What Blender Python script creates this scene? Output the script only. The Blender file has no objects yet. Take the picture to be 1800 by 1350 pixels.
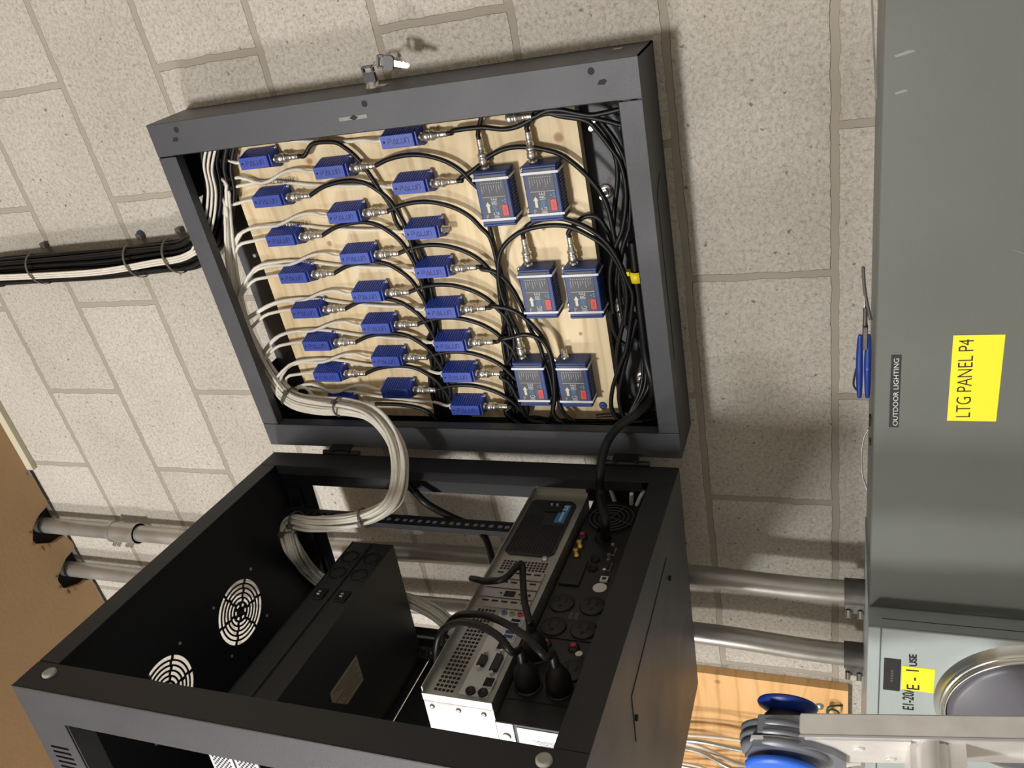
import bpy, math, random
from mathutils import Vector, Matrix
random.seed(7)
S = bpy.context.scene
COL = S.collection

# ------------------------------------------------------------------ camera
R_RIGHT = (-0.1859283, 0.3141425, -0.9309915)
R_DOWN = (-0.8573583, -0.5147142, -0.0024560)
R_FWD = (-0.4799661, 0.7977366, 0.3650326)
cd = bpy.data.cameras.new('camera')
cam = bpy.data.objects.new('camera', cd)
COL.objects.link(cam)
r, d, f = Vector(R_RIGHT), Vector(R_DOWN), Vector(R_FWD)
m = Matrix((( r.x, -d.x, -f.x, 0.104517), (r.y, -d.y, -f.y, -1.151860), (r.z, -d.z, -f.z, -0.007428), (0, 0, 0, 1)))
cam.matrix_world = m
cd.sensor_width = 36
cd.lens = 29.45527
cd.clip_start = 0.02
S.camera = cam

# ------------------------------------------------------------------ world, lights, exposure
w = bpy.data.worlds.new('world'); S.world = w; w.use_nodes = True
w.node_tree.nodes['Background'].inputs[0].default_value = (0.9, 0.95, 1, 1)
w.node_tree.nodes['Background'].inputs[1].default_value = 0.06

def area(name, loc, target, sx, sy, power, col):
    l = bpy.data.lights.new(name, 'AREA'); l.shape = 'RECTANGLE'
    l.size = sx; l.size_y = sy; l.energy = power; l.color = col
    o = bpy.data.objects.new(name, l); COL.objects.link(o)
    o.location = loc
    o.rotation_euler = (Vector(target) - Vector(loc)).to_track_quat('-Z', 'Y').to_euler()
    return o
# ceiling tube fixtures of the room, in front of the wall
area('tube_light_front', (-0.55, -4.2, 1.72), (-0.45, 0, 0.3), 0.45, 0.5, 172, (1.0, 0.99, 0.985))
area('tube_light_side', (-3.1, -4.0, 1.74), (-0.6, 0, 0.3), 0.5, 0.9, 150, (1.0, 0.99, 0.985))
S.view_settings.view_transform = 'Standard'
S.view_settings.look = 'None'
S.view_settings.gamma = 1
S.view_settings.use_curve_mapping = False
S.view_settings.exposure = 0.0

# ------------------------------------------------------------------ materials
def srgb(*c):
    return tuple((x/255/12.92 if x/255 <= .04045 else ((x/255+.055)/1.055)**2.4) for x in c) + (1,)
MATS = {}
def mat(name, col, rough=.5, metal=0, spec=.5, bump=0, bscale=300, vary=0, vscale=20, emit=None, coat=0, trans=0):
    m = bpy.data.materials.new(name); m.use_nodes = True
    nt = m.node_tree; b = nt.nodes['Principled BSDF']
    b.inputs['Base Color'].default_value = col
    b.inputs['Roughness'].default_value = rough
    b.inputs['Metallic'].default_value = metal
    b.inputs['Specular IOR Level'].default_value = spec
    if coat: b.inputs['Coat Weight'].default_value = coat
    if trans: b.inputs['Transmission Weight'].default_value = trans
    tc = nt.nodes.new('ShaderNodeTexCoord')
    if bump:
        n = nt.nodes.new('ShaderNodeTexNoise'); n.inputs['Scale'].default_value = bscale
        n.inputs['Detail'].default_value = 3
        nt.links.new(tc.outputs['Object'], n.inputs['Vector'])
        bp = nt.nodes.new('ShaderNodeBump'); bp.inputs['Strength'].default_value = bump
        bp.inputs['Distance'].default_value = .002
        nt.links.new(n.outputs['Fac'], bp.inputs['Height']); nt.links.new(bp.outputs['Normal'], b.inputs['Normal'])
    if vary:
        n = nt.nodes.new('ShaderNodeTexNoise'); n.inputs['Scale'].default_value = vscale
        n.inputs['Detail'].default_value = 5
        nt.links.new(tc.outputs['Object'], n.inputs['Vector'])
        rp = nt.nodes.new('ShaderNodeValToRGB')
        rp.color_ramp.elements[0].position = .3; rp.color_ramp.elements[1].position = .7
        rp.color_ramp.elements[0].color = tuple(c*(1-vary) for c in col[:3]) + (1,)
        rp.color_ramp.elements[1].color = tuple(min(1, c*(1+vary)) for c in col[:3]) + (1,)
        nt.links.new(n.outputs['Fac'], rp.inputs['Fac']); nt.links.new(rp.outputs['Color'], b.inputs['Base Color'])
        rr = nt.nodes.new('ShaderNodeMapRange'); rr.inputs['To Min'].default_value = max(.05, rough-.1); rr.inputs['To Max'].default_value = min(1, rough+.12)
        nt.links.new(n.outputs['Fac'], rr.inputs['Value']); nt.links.new(rr.outputs['Result'], b.inputs['Roughness'])
    MATS[name] = m
    return m
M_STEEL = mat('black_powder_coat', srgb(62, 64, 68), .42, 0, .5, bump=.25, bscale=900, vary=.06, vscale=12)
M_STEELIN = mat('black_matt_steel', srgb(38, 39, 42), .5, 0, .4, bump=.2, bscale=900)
M_BLACK = mat('black_plastic', srgb(25, 25, 27), .45)
M_UNIT = mat('black_painted_case', srgb(42, 43, 45), .5, bump=.1, bscale=800)
M_CABLE = mat('black_cable_jacket', srgb(17, 17, 18), .42, spec=.32)
M_TIE = mat('grey_cable_tie', srgb(88, 84, 78), .45)
M_TIEW = mat('clear_nylon_strap', srgb(205, 208, 215), .3, coat=.4)
M_WHITE = mat('white_cable_jacket', srgb(216, 211, 198), .42, vary=.07, vscale=60)
M_WHITEP = mat('clear_white_plug', srgb(215, 214, 208), .3, coat=.3)
M_NICKEL = mat('nickel', srgb(212, 208, 200), .3, .9, bump=.1, bscale=500)
M_ZINC = mat('zinc_plated_steel', srgb(172, 172, 166), .42, .85, vary=.06, vscale=40)
M_ZINCW = mat('bright_zinc_side', srgb(205, 206, 208), .5, .45, vary=.03, vscale=20)
M_GALV = mat('galvanised_conduit', srgb(188, 187, 182), .36, .75, bump=.15, bscale=60, vary=.14, vscale=14)
M_GALVD = mat('dark_cast_fitting', srgb(105, 103, 98), .45, .8, vary=.2, vscale=30)
M_BLUE = mat('blue_plastic', srgb(45, 71, 165), .42, bump=.15, bscale=700)
M_BLUED = mat('blue_plastic_lettering', srgb(25, 42, 116), .5)
M_NAVY = mat('navy_plastic', srgb(44, 64, 120), .5, bump=.2, bscale=500)
M_LABEL = mat('charcoal_label', srgb(66, 68, 74), .5)
M_LTXT = mat('pale_print', srgb(190, 192, 198), .6)
M_CYAN = mat('light_blue_print', srgb(70, 140, 200), .6)
M_RED = mat('red_button', srgb(196, 74, 76), .5)
M_REDD = mat('dark_red_button', srgb(170, 45, 48), .5)
M_GREEN = mat('green_terminal', srgb(80, 160, 130), .5)
M_GREENW = mat('green_wire', srgb(40, 70, 58), .5)
M_GOLD = mat('gold_post', srgb(190, 160, 90), .3, 1)
M_PANEL = mat('grey_enamel', srgb(100, 104, 98), .42, vary=.04, vscale=5, bump=.08, bscale=200)
M_TOOL = mat('dark_blue_grip', srgb(30, 58, 140), .35, coat=.3)
M_PANELL = mat('light_grey_enamel', srgb(164, 174, 172), .38, vary=.03, vscale=6)
M_YEL = mat('yellow_label', srgb(250, 232, 40), .5)
M_YELC = mat('yellow_plastic', srgb(236, 214, 40), .4)
M_INK = mat('black_ink', srgb(14, 14, 12), .7)
M_TAPE = mat('black_embossed_tape', srgb(44, 46, 46), .35)
M_EMB = mat('embossed_white', srgb(205, 208, 205), .6)
M_CEIL = mat('brown_ceiling_board', srgb(178, 146, 108), .8, vary=.06, vscale=3, bump=.2, bscale=90)
M_TORN = mat('torn_paper', srgb(120, 92, 62), .95, vary=.25, vscale=60)
M_TRIM = mat('off_white_bead', srgb(196, 188, 165), .6)
M_DARK = mat('void_shade_black', srgb(26, 24, 20), .9)  # near-black colour stands in for the shade above the ceiling
M_ALU = mat('brushed_aluminium', srgb(226, 223, 218), .4, .3, vary=.08, vscale=25, bump=.1, bscale=120)
M_CAST = mat('grey_cast_hinge', srgb(126, 130, 138), .42, .3, vary=.06, vscale=25)
M_KNOB = mat('lit_blue_knob', srgb(48, 110, 226), .4)  # hinge knob blue as lit, brightness put into the colour
M_KNOBD = mat('shaded_blue_knob', srgb(24, 52, 140), .4)  # same knob blue, darkened for the side turned from the lamps
M_GLASS = mat('smoked_lens', srgb(96, 96, 103), .38, 0, .4)
M_CHROME = mat('chrome_ring', srgb(205, 205, 198), .25, .9)
M_FLOOR = mat('concrete_floor', srgb(150, 149, 146), .7, vary=.1, vscale=4, bump=.3, bscale=60)
M_PLAIN = mat('painted_block_plain', srgb(196, 194, 188), .8, vary=.05, vscale=4)
M_DEAD = mat('dead_flat_black', srgb(12, 12, 13), .7)

def wood(name, c1, c2, c3, axis, sc=1.0, knots=()):
    m = bpy.data.materials.new(name); m.use_nodes = True
    nt = m.node_tree; b = nt.nodes['Principled BSDF']; b.inputs['Roughness'].default_value = .6
    tc = nt.nodes.new('ShaderNodeTexCoord'); mp = nt.nodes.new('ShaderNodeMapping')
    mp.inputs['Scale'].default_value = (2*sc, 10*sc, 34*sc) if axis == 'x' else (34*sc, 10*sc, 2*sc)
    nt.links.new(tc.outputs['Object'], mp.inputs['Vector'])
    n = nt.nodes.new('ShaderNodeTexNoise'); n.inputs['Scale'].default_value = 1.6; n.inputs['Detail'].default_value = 8; n.inputs['Distortion'].default_value = .8
    nt.links.new(mp.outputs['Vector'], n.inputs['Vector'])
    rp = nt.nodes.new('ShaderNodeValToRGB'); e = rp.color_ramp.elements
    e[0].position = .28; e[0].color = c1; e[1].position = .75; e[1].color = c3
    q = e.new(.5); q.color = c2
    nt.links.new(n.outputs['Fac'], rp.inputs['Fac'])
    n2 = nt.nodes.new('ShaderNodeTexNoise'); n2.inputs['Scale'].default_value = 3; n2.inputs['Detail'].default_value = 2
    nt.links.new(tc.outputs['Object'], n2.inputs['Vector'])
    mx = nt.nodes.new('ShaderNodeMixRGB'); mx.blend_type = 'MULTIPLY'; mx.inputs['Fac'].default_value = .25
    nt.links.new(rp.outputs['Color'], mx.inputs['Color1']); nt.links.new(n2.outputs['Fac'], mx.inputs['Color2'])
    # long growth lines
    wv = nt.nodes.new('ShaderNodeTexWave'); wv.wave_type = 'BANDS'; wv.bands_direction = 'Z' if axis == 'x' else 'X'
    wv.inputs['Scale'].default_value = 7; wv.inputs['Distortion'].default_value = 6; wv.inputs['Detail'].default_value = 3; wv.inputs['Detail Scale'].default_value = .6
    nt.links.new(tc.outputs['Object'], wv.inputs['Vector'])
    r2 = nt.nodes.new('ShaderNodeValToRGB'); r2.color_ramp.elements[0].position = 0; r2.color_ramp.elements[1].position = .12
    r2.color_ramp.elements[0].color = (.72, .62, .48, 1); r2.color_ramp.elements[1].color = (1, 1, 1, 1)
    nt.links.new(wv.outputs['Fac'], r2.inputs['Fac'])
    mx2 = nt.nodes.new('ShaderNodeMixRGB'); mx2.blend_type = 'MULTIPLY'; mx2.inputs['Fac'].default_value = .45
    nt.links.new(mx.outputs['Color'], mx2.inputs['Color1']); nt.links.new(r2.outputs['Color'], mx2.inputs['Color2'])
    last = mx2.outputs['Color']
    for kx, kz, kr in knots:
        vd = nt.nodes.new('ShaderNodeVectorMath'); vd.operation = 'DISTANCE'
        sp = nt.nodes.new('ShaderNodeSeparateXYZ'); cb = nt.nodes.new('ShaderNodeCombineXYZ')
        nt.links.new(tc.outputs['Object'], sp.inputs[0]); nt.links.new(sp.outputs[0], cb.inputs[0]); nt.links.new(sp.outputs[2], cb.inputs[2])
        nt.links.new(cb.outputs[0], vd.inputs[0]); vd.inputs[1].default_value = (kx, 0, kz)
        mr = nt.nodes.new('ShaderNodeMapRange'); mr.inputs['From Min'].default_value = kr*.5; mr.inputs['From Max'].default_value = kr
        mr.inputs['To Min'].default_value = .8; mr.inputs['To Max'].default_value = 0
        nt.links.new(vd.outputs['Value'], mr.inputs['Value'])
        mk = nt.nodes.new('ShaderNodeMixRGB'); mk.inputs['Color2'].default_value = srgb(150, 104, 58)
        nt.links.new(mr.outputs['Result'], mk.inputs['Fac']); nt.links.new(last, mk.inputs['Color1']); last = mk.outputs['Color']
    nt.links.new(last, b.inputs['Base Color'])
    return m
M_WOOD = wood('pale_pine_plywood', srgb(214, 190, 146), srgb(233, 212, 170), srgb(243, 227, 192), 'x', 1.0,
    [(-.30, .77, .006), (-.445, .765, .005), (-.41, .40, .004), (-.30, .40, .004), (-.372, .735, .006), (-.52, .763, .009), (-.475, .37, .004), (-.155, .80, .006), (-.165, .76, .007), (-.17, .355, .009), (-.60, .70, .006)])
M_WOOD2 = wood('orange_plywood', srgb(224, 170, 104), srgb(238, 188, 124), srgb(244, 200, 142), 'x', .8, [(-1.255, .215, .007), (-1.45, .1, .01)])

def block_wall():
    m = bpy.data.materials.new('concrete_block'); m.use_nodes = True
    nt = m.node_tree; b = nt.nodes['Principled BSDF']; b.inputs['Roughness'].default_value = .85
    L = nt.links.new; N = nt.nodes.new
    tc = N('ShaderNodeTexCoord'); sp = N('ShaderNodeSeparateXYZ'); L(tc.outputs['Object'], sp.inputs[0])
    cb = N('ShaderNodeCombineXYZ'); L(sp.outputs[0], cb.inputs[0]); L(sp.outputs[2], cb.inputs[1])
    ad = N('ShaderNodeVectorMath'); ad.operation = 'ADD'; ad.inputs[1].default_value = (.2032+.4064*20, .2032*20, 0)
    L(cb.outputs[0], ad.inputs[0])
    # wobble of the joints
    ns = N('ShaderNodeTexNoise'); ns.inputs['Scale'].default_value = 26; ns.inputs['Detail'].default_value = 5; ns.inputs['Roughness'].default_value = .65
    L(cb.outputs[0], ns.inputs['Vector'])
    sb = N('ShaderNodeVectorMath'); sb.operation = 'SUBTRACT'; sb.inputs[1].default_value = (.5, .5, .5); L(ns.outputs['Color'], sb.inputs[0])
    sc = N('ShaderNodeVectorMath'); sc.operation = 'SCALE'; sc.inputs['Scale'].default_value = .009; L(sb.outputs[0], sc.inputs[0])
    ad2 = N('ShaderNodeVectorMath'); ad2.operation = 'ADD'; L(ad.outputs[0], ad2.inputs[0]); L(sc.outputs[0], ad2.inputs[1])
    br = N('ShaderNodeTexBrick'); br.offset = .5; br.offset_frequency = 2; br.squash = 1
    br.inputs['Scale'].default_value = 1; br.inputs['Mortar Size'].default_value = .0058; br.inputs['Mortar Smooth'].default_value = .12
    br.inputs['Brick Width'].default_value = .4064; br.inputs['Row Height'].default_value = .2032
    br.inputs['Bias'].default_value = 0
    br.inputs['Color1'].default_value = srgb(212, 206, 196); br.inputs['Color2'].default_value = srgb(200, 194, 183)
    br.inputs['Mortar'].default_value = srgb(160, 153, 140)
    L(ad2.outputs[0], br.inputs['Vector'])
    # aggregate grain
    g = N('ShaderNodeTexNoise'); g.inputs['Scale'].default_value = 170; g.inputs['Detail'].default_value = 9; g.inputs['Roughness'].default_value = .82; g.inputs['Distortion'].default_value = .6; L(cb.outputs[0], g.inputs['Vector'])
    gr = N('ShaderNodeValToRGB'); gr.color_ramp.elements[0].position = .38; gr.color_ramp.elements[1].position = .54
    gr.color_ramp.elements[0].color = (.60, .585, .56, 1); gr.color_ramp.elements[1].color = (1.0, 1.0, 1.0, 1)
    L(g.outputs['Fac'], gr.inputs['Fac'])
    v = N('ShaderNodeTexNoise'); v.inputs['Scale'].default_value = 95; v.inputs['Detail'].default_value = 3; L(cb.outputs[0], v.inputs['Vector'])
    vr = N('ShaderNodeValToRGB'); vr.color_ramp.elements[0].position = .27; vr.color_ramp.elements[1].position = .33
    vr.color_ramp.elements[0].color = (.42, .38, .32, 1); vr.color_ramp.elements[1].color = (1, 1, 1, 1)
    L(v.outputs['Fac'], vr.inputs['Fac'])
    big = N('ShaderNodeTexNoise'); big.inputs['Scale'].default_value = 5; big.inputs['Detail'].default_value = 3; L(cb.outputs[0], big.inputs['Vector'])
    bgr = N('ShaderNodeValToRGB'); bgr.color_ramp.elements[0].position = .3; bgr.color_ramp.elements[1].position = .7
    bgr.color_ramp.elements[0].color = (.88, .87, .84, 1); bgr.color_ramp.elements[1].color = (1, 1, 1, 1); L(big.outputs['Fac'], bgr.inputs['Fac'])
    m1 = N('ShaderNodeMixRGB'); m1.blend_type = 'MULTIPLY'; m1.inputs['Fac'].default_value = 1; L(gr.outputs['Color'], m1.inputs['Color1']); L(vr.outputs['Color'], m1.inputs['Color2'])
    inv = N('ShaderNodeMath'); inv.operation = 'SUBTRACT'; inv.inputs[0].default_value = 1; L(br.outputs['Fac'], inv.inputs[1])
    m2 = N('ShaderNodeMixRGB'); m2.blend_type = 'MULTIPLY'; L(inv.outputs[0], m2.inputs['Fac']); L(br.outputs['Color'], m2.inputs['Color1']); L(m1.outputs['Color'], m2.inputs['Color2'])
    m3 = N('ShaderNodeMixRGB'); m3.blend_type = 'MULTIPLY'; m3.inputs['Fac'].default_value = 1; L(m2.outputs['Color'], m3.inputs['Color1']); L(bgr.outputs['Color'], m3.inputs['Color2'])
    last = m3.outputs['Color']
    L(last, b.inputs['Base Color'])
    # relief
    mu = N('ShaderNodeMath'); mu.operation = 'MULTIPLY'; mu.inputs[1].default_value = 1.6; L(inv.outputs[0], mu.inputs[0])
    mg = N('ShaderNodeMath'); mg.operation = 'MULTIPLY'; mg.inputs[1].default_value = .9; L(g.outputs['Fac'], mg.inputs[0])
    mgi = N('ShaderNodeMath'); mgi.operation = 'MULTIPLY'; L(mg.outputs[0], mgi.inputs[0]); L(inv.outputs[0], mgi.inputs[1])
    a1 = N('ShaderNodeMath'); a1.operation = 'ADD'; L(mu.outputs[0], a1.inputs[0]); L(mgi.outputs[0], a1.inputs[1])
    bp = N('ShaderNodeBump'); bp.inputs['Strength'].default_value = .9; bp.inputs['Distance'].default_value = .002
    L(a1.outputs[0], bp.inputs['Height']); L(bp.outputs['Normal'], b.inputs['Normal'])
    return m
M_BLOCK = block_wall()

# ------------------------------------------------------------------ mesh helpers
class MB:
    def __init__(s): s.v = []; s.f = []; s.sm = []
    def add(s, vs, fs, smooth=False):
        n = len(s.v); s.v += [tuple(v) for v in vs]; s.f += [tuple(i+n for i in f) for f in fs]; s.sm += [smooth]*len(fs); return s
    def box(s, x0, x1, y0, y1, z0, z1):
        x0, x1 = sorted((x0, x1)); y0, y1 = sorted((y0, y1)); z0, z1 = sorted((z0, z1))
        return s.add([(x0,y0,z0),(x1,y0,z0),(x1,y1,z0),(x0,y1,z0),(x0,y0,z1),(x1,y0,z1),(x1,y1,z1),(x0,y1,z1)],
            [(0,3,2,1),(4,5,6,7),(0,1,5,4),(1,2,6,5),(2,3,7,6),(3,0,4,7)])
    def cbox(s, x0, x1, y0, y1, z0, z1, c=.001):       # box with chamfered edges
        x0, x1 = sorted((x0, x1)); y0, y1 = sorted((y0, y1)); z0, z1 = sorted((z0, z1))
        ring = lambda e, z: [(x0+e+c*0, y0+c+e, z), (x0+c+e, y0+e, z), (x1-c-e, y0+e, z), (x1-e, y0+c+e, z), (x1-e, y1-c-e, z), (x1-c-e, y1-e, z), (x0+c+e, y1-e, z), (x0+e, y1-c-e, z)]
        vs = ring(c, z0) + ring(0, z0+c) + ring(0, z1-c) + ring(c, z1)
        fs = [tuple(range(7, -1, -1)), tuple(range(24, 32))]
        for k in range(3):
            for i in range(8):
                j = (i+1) % 8; fs.append((k*8+i, k*8+j, k*8+8+j, k*8+8+i))
        return s.add(vs, fs)
    def cyl(s, a, b, r0, r1=None, n=16, caps=True, smooth=True):
        a, b = Vector(a), Vector(b); r1 = r0 if r1 is None else r1
        d = (b-a).normalized(); u = d.orthogonal().normalized(); w = d.cross(u)
        vs = []
        for c, rr in ((a, r0), (b, r1)):
            for i in range(n):
                t = 2*math.pi*i/n; vs.append(c+u*math.cos(t)*rr+w*math.sin(t)*rr)
        s.add(vs, [(i, (i+1) % n, n+(i+1) % n, n+i) for i in range(n)], smooth)
        if caps:
            s.add(vs[:n], [tuple(range(n-1, -1, -1))]); s.add(vs[n:], [tuple(range(n))])
        return s
    def lathe(s, a, d, prof, n=24):                      # prof: (distance along d, radius)
        a = Vector(a); d = Vector(d).normalized(); u = d.orthogonal().normalized(); w = d.cross(u); vs = []
        for h, rr in prof:
            for i in range(n):
                t = 2*math.pi*i/n; vs.append(a+d*h+u*math.cos(t)*rr+w*math.sin(t)*rr)
        fs = []
        for k in range(len(prof)-1):
            for i in range(n):
                j = (i+1) % n; fs.append((k*n+i, k*n+j, k*n+n+j, k*n+n+i))
        return s.add(vs, fs, True)
    def tube(s, pts, r, n=8, sub=6, caps=True):
        P = catmull(pts, sub); m = len(P); vs = []
        d = (P[1]-P[0]).normalized(); u = d.orthogonal().normalized()
        for i in range(m):
            t = (P[min(i+1, m-1)]-P[max(i-1, 0)]).normalized()
            u = (u - t*u.dot(t)).normalized(); w = t.cross(u)
            rr = r(i/(m-1)) if callable(r) else r
            for k in range(n):
                a = 2*math.pi*k/n; vs.append(P[i]+u*math.cos(a)*rr+w*math.sin(a)*rr)
        fs = [(i*n+k, i*n+(k+1) % n, (i+1)*n+(k+1) % n, (i+1)*n+k) for i in range(m-1) for k in range(n)]
        s.add(vs, fs, True)
        if caps: s.add(vs[:n], [tuple(range(n-1, -1, -1))]); s.add(vs[-n:], [tuple(range(n))])
        return s
    def prism(s, poly, y0, y1, axes='xz'):              # polygon extruded along the third axis
        def P(a, b, c):
            return (a, c, b) if axes == 'xz' else ((a, b, c) if axes == 'xy' else (c, a, b))
        n = len(poly)
        vs = [P(a, b, y0) for a, b in poly]+[P(a, b, y1) for a, b in poly]
        return s.add(vs, [tuple(range(n-1, -1, -1)), tuple(range(n, 2*n))]+[(i, (i+1) % n, n+(i+1) % n, n+i) for i in range(n)])
    def holed(s, x0, x1, z0, z1, y, t, holes):          # plate in the xz plane with rectangular holes
        xs = sorted({x0, x1} | {h[0] for h in holes} | {h[1] for h in holes})
        zs = sorted({z0, z1} | {h[2] for h in holes} | {h[3] for h in holes})
        for i in range(len(xs)-1):
            run = None
            for j in range(len(zs)-1):
                cx, cz = (xs[i]+xs[i+1])/2, (zs[j]+zs[j+1])/2
                hit = any(h[0] < cx < h[1] and h[2] < cz < h[3] for h in holes)
                if hit:
                    if run is not None: s.box(xs[i], xs[i+1], y, y+t, run, zs[j]); run = None
                elif run is None: run = zs[j]
            if run is not None: s.box(xs[i], xs[i+1], y, y+t, run, zs[-1])
        return s
    def xf(s, fn): s.v = [tuple(fn(v)) for v in s.v]; return s
def catmull(pts, sub):
    P = [Vector(p) for p in pts]
    if len(P) < 3: return P
    out = []; Q = [P[0]*2-P[1]]+P+[P[-1]*2-P[-2]]
    for i in range(1, len(Q)-2):
        a, b, c, d = Q[i-1:i+3]
        for k in range(sub):
            t = k/sub
            out.append(.5*((2*b)+(c-a)*t+(2*a-5*b+4*c-d)*t*t+(3*b-a-3*c+d)*t**3))
    out.append(P[-1]); return out
def obj(name, mb, m, parent=None, bevel=0):
    me = bpy.data.meshes.new(name); me.from_pydata(mb.v, [], mb.f)
    me.polygons.foreach_set('use_smooth', mb.sm); me.materials.append(m); me.update()
    o = bpy.data.objects.new(name, me); COL.objects.link(o)
    if parent: o.parent = parent
    if bevel:
        b = o.modifiers.new('bevel', 'BEVEL'); b.width = bevel; b.segments = 2; b.limit_method = 'ANGLE'
    return o
def tag(o, label=None, cat=None, group=None, kind=None):
    if label: o['label'] = label
    if cat: o['category'] = cat
    if group: o['group'] = group
    if kind: o['kind'] = kind
    return o
def thing(name, label, cat, loc=(0, 0, 0), rot=(0, 0, 0), group=None):
    o = bpy.data.objects.new(name, None); COL.objects.link(o); o.empty_display_size = .05
    o.location = loc; o.rotation_euler = rot
    return tag(o, label, cat, group)
def struct(name, mb, m): return tag(obj(name, mb, m), kind='structure')
def copy_tree(o, parent=None):
    c = o.copy(); COL.objects.link(c); c.parent = parent
    for ch in list(o.children): copy_tree(ch, c)
    return c
def text(name, body, size, m, parent, loc, xdir=(1, 0, 0), ydir=(0, 0, 1), depth=.0003, align='CENTER', stretch=1.0, weight=0, fit=0):
    c = bpy.data.curves.new(name, 'FONT'); c.body = body; c.size = size; c.extrude = depth; c.align_x = align; c.align_y = 'CENTER'
    c.offset = weight
    o = bpy.data.objects.new(name, c); COL.objects.link(o)
    dg = bpy.context.evaluated_depsgraph_get(); me = bpy.data.meshes.new_from_object(o.evaluated_get(dg))
    bpy.data.objects.remove(o)
    me.materials.clear(); me.materials.append(m)
    if fit:
        xs = [v.co.x for v in me.vertices]; stretch = fit/(max(xs)-min(xs))
    X = Vector(xdir).normalized(); Y = Vector(ydir); Y = (Y-X*Y.dot(X)).normalized(); Z = X.cross(Y)
    for v in me.vertices:
        q = v.co; v.co = Vector(loc)+X*q.x*stretch+Y*q.y+Z*q.z
    o = bpy.data.objects.new(name, me); COL.objects.link(o); o.parent = parent
    return o

def each(name, mbs, m, par=None, fn=None):
    out = []
    for q in mbs:
        if fn: q.xf(fn)
        out.append(obj(name, q, m, par))
    return out
# ------------------------------------------------------------------ measured routes (metres)
BALUN = [[(-0.1482,0.836),(-0.2103,0.836),(-0.2765,0.836),(-0.3426,0.836),(-0.4076,0.836),(-0.471,0.836),(-0.5337,0.836),(-0.5965,0.836)],[(-0.1749,0.708),(-0.2461,0.708),(-0.315,0.708),(-0.3819,0.708),(-0.44,0.708),(-0.5027,0.708),(-0.5669,0.708)],[(-0.1407,0.582),(-0.2096,0.582),(-0.2811,0.582),(-0.3453,0.582),(-0.4149,0.582),(-0.4753,0.582),(-0.5341,0.582),(-0.5989,0.582)]]
EXT = [(-0.2388,0.4531),(-0.2366,0.3797),(-0.3902,0.4149),(-0.3921,0.3446),(-0.5486,0.4553),(-0.5494,0.3838)]
A0 = [(-0.1428,-0.05,0.7729),(-0.1388,-0.05,0.7518),(-0.1361,-0.05,0.7355),(-0.1373,-0.05,0.6987),(-0.1476,-0.05,0.6822),(-0.1636,-0.05,0.6676),(-0.1874,-0.05,0.6553),(-0.2149,-0.05,0.644),(-0.2427,-0.05,0.6324),(-0.2742,-0.05,0.6286)]
A = [(-0.2091,-0.05,0.7773),(-0.197,-0.05,0.7467),(-0.1918,-0.05,0.7038),(-0.1979,-0.05,0.6755),(-0.2111,-0.05,0.6567),(-0.2275,-0.05,0.6418),(-0.2463,-0.05,0.6335),(-0.2678,-0.05,0.6268),(-0.2931,-0.05,0.624),(-0.3245,-0.05,0.6227)]
B = [(-0.2457,-0.05,0.6532),(-0.2385,-0.05,0.6283),(-0.2356,-0.05,0.5981),(-0.2387,-0.05,0.5702),(-0.2489,-0.05,0.5415),(-0.2639,-0.05,0.5199),(-0.2828,-0.05,0.5056),(-0.3016,-0.05,0.4941),(-0.3478,-0.05,0.492)]
A7 = [(-0.6021,-0.052,0.779),(-0.5992,-0.052,0.7432),(-0.6011,-0.052,0.7094),(-0.6101,-0.052,0.6724),(-0.6276,-0.052,0.6547),(-0.6393,-0.052,0.6465)]
BUN1 = [(-0.3158,-0.048,0.6212),(-0.3646,-0.048,0.6173),(-0.4147,-0.048,0.6204),(-0.4774,-0.048,0.6263),(-0.5431,-0.048,0.6337),(-0.6062,-0.048,0.641),(-0.6334,-0.048,0.6401)]
BUN2 = [(-0.3486,-0.048,0.4929),(-0.38,-0.048,0.493),(-0.4289,-0.048,0.4976),(-0.4797,-0.048,0.4994),(-0.5433,-0.048,0.5035),(-0.6043,-0.048,0.5066),(-0.6305,-0.048,0.5056)]
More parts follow.
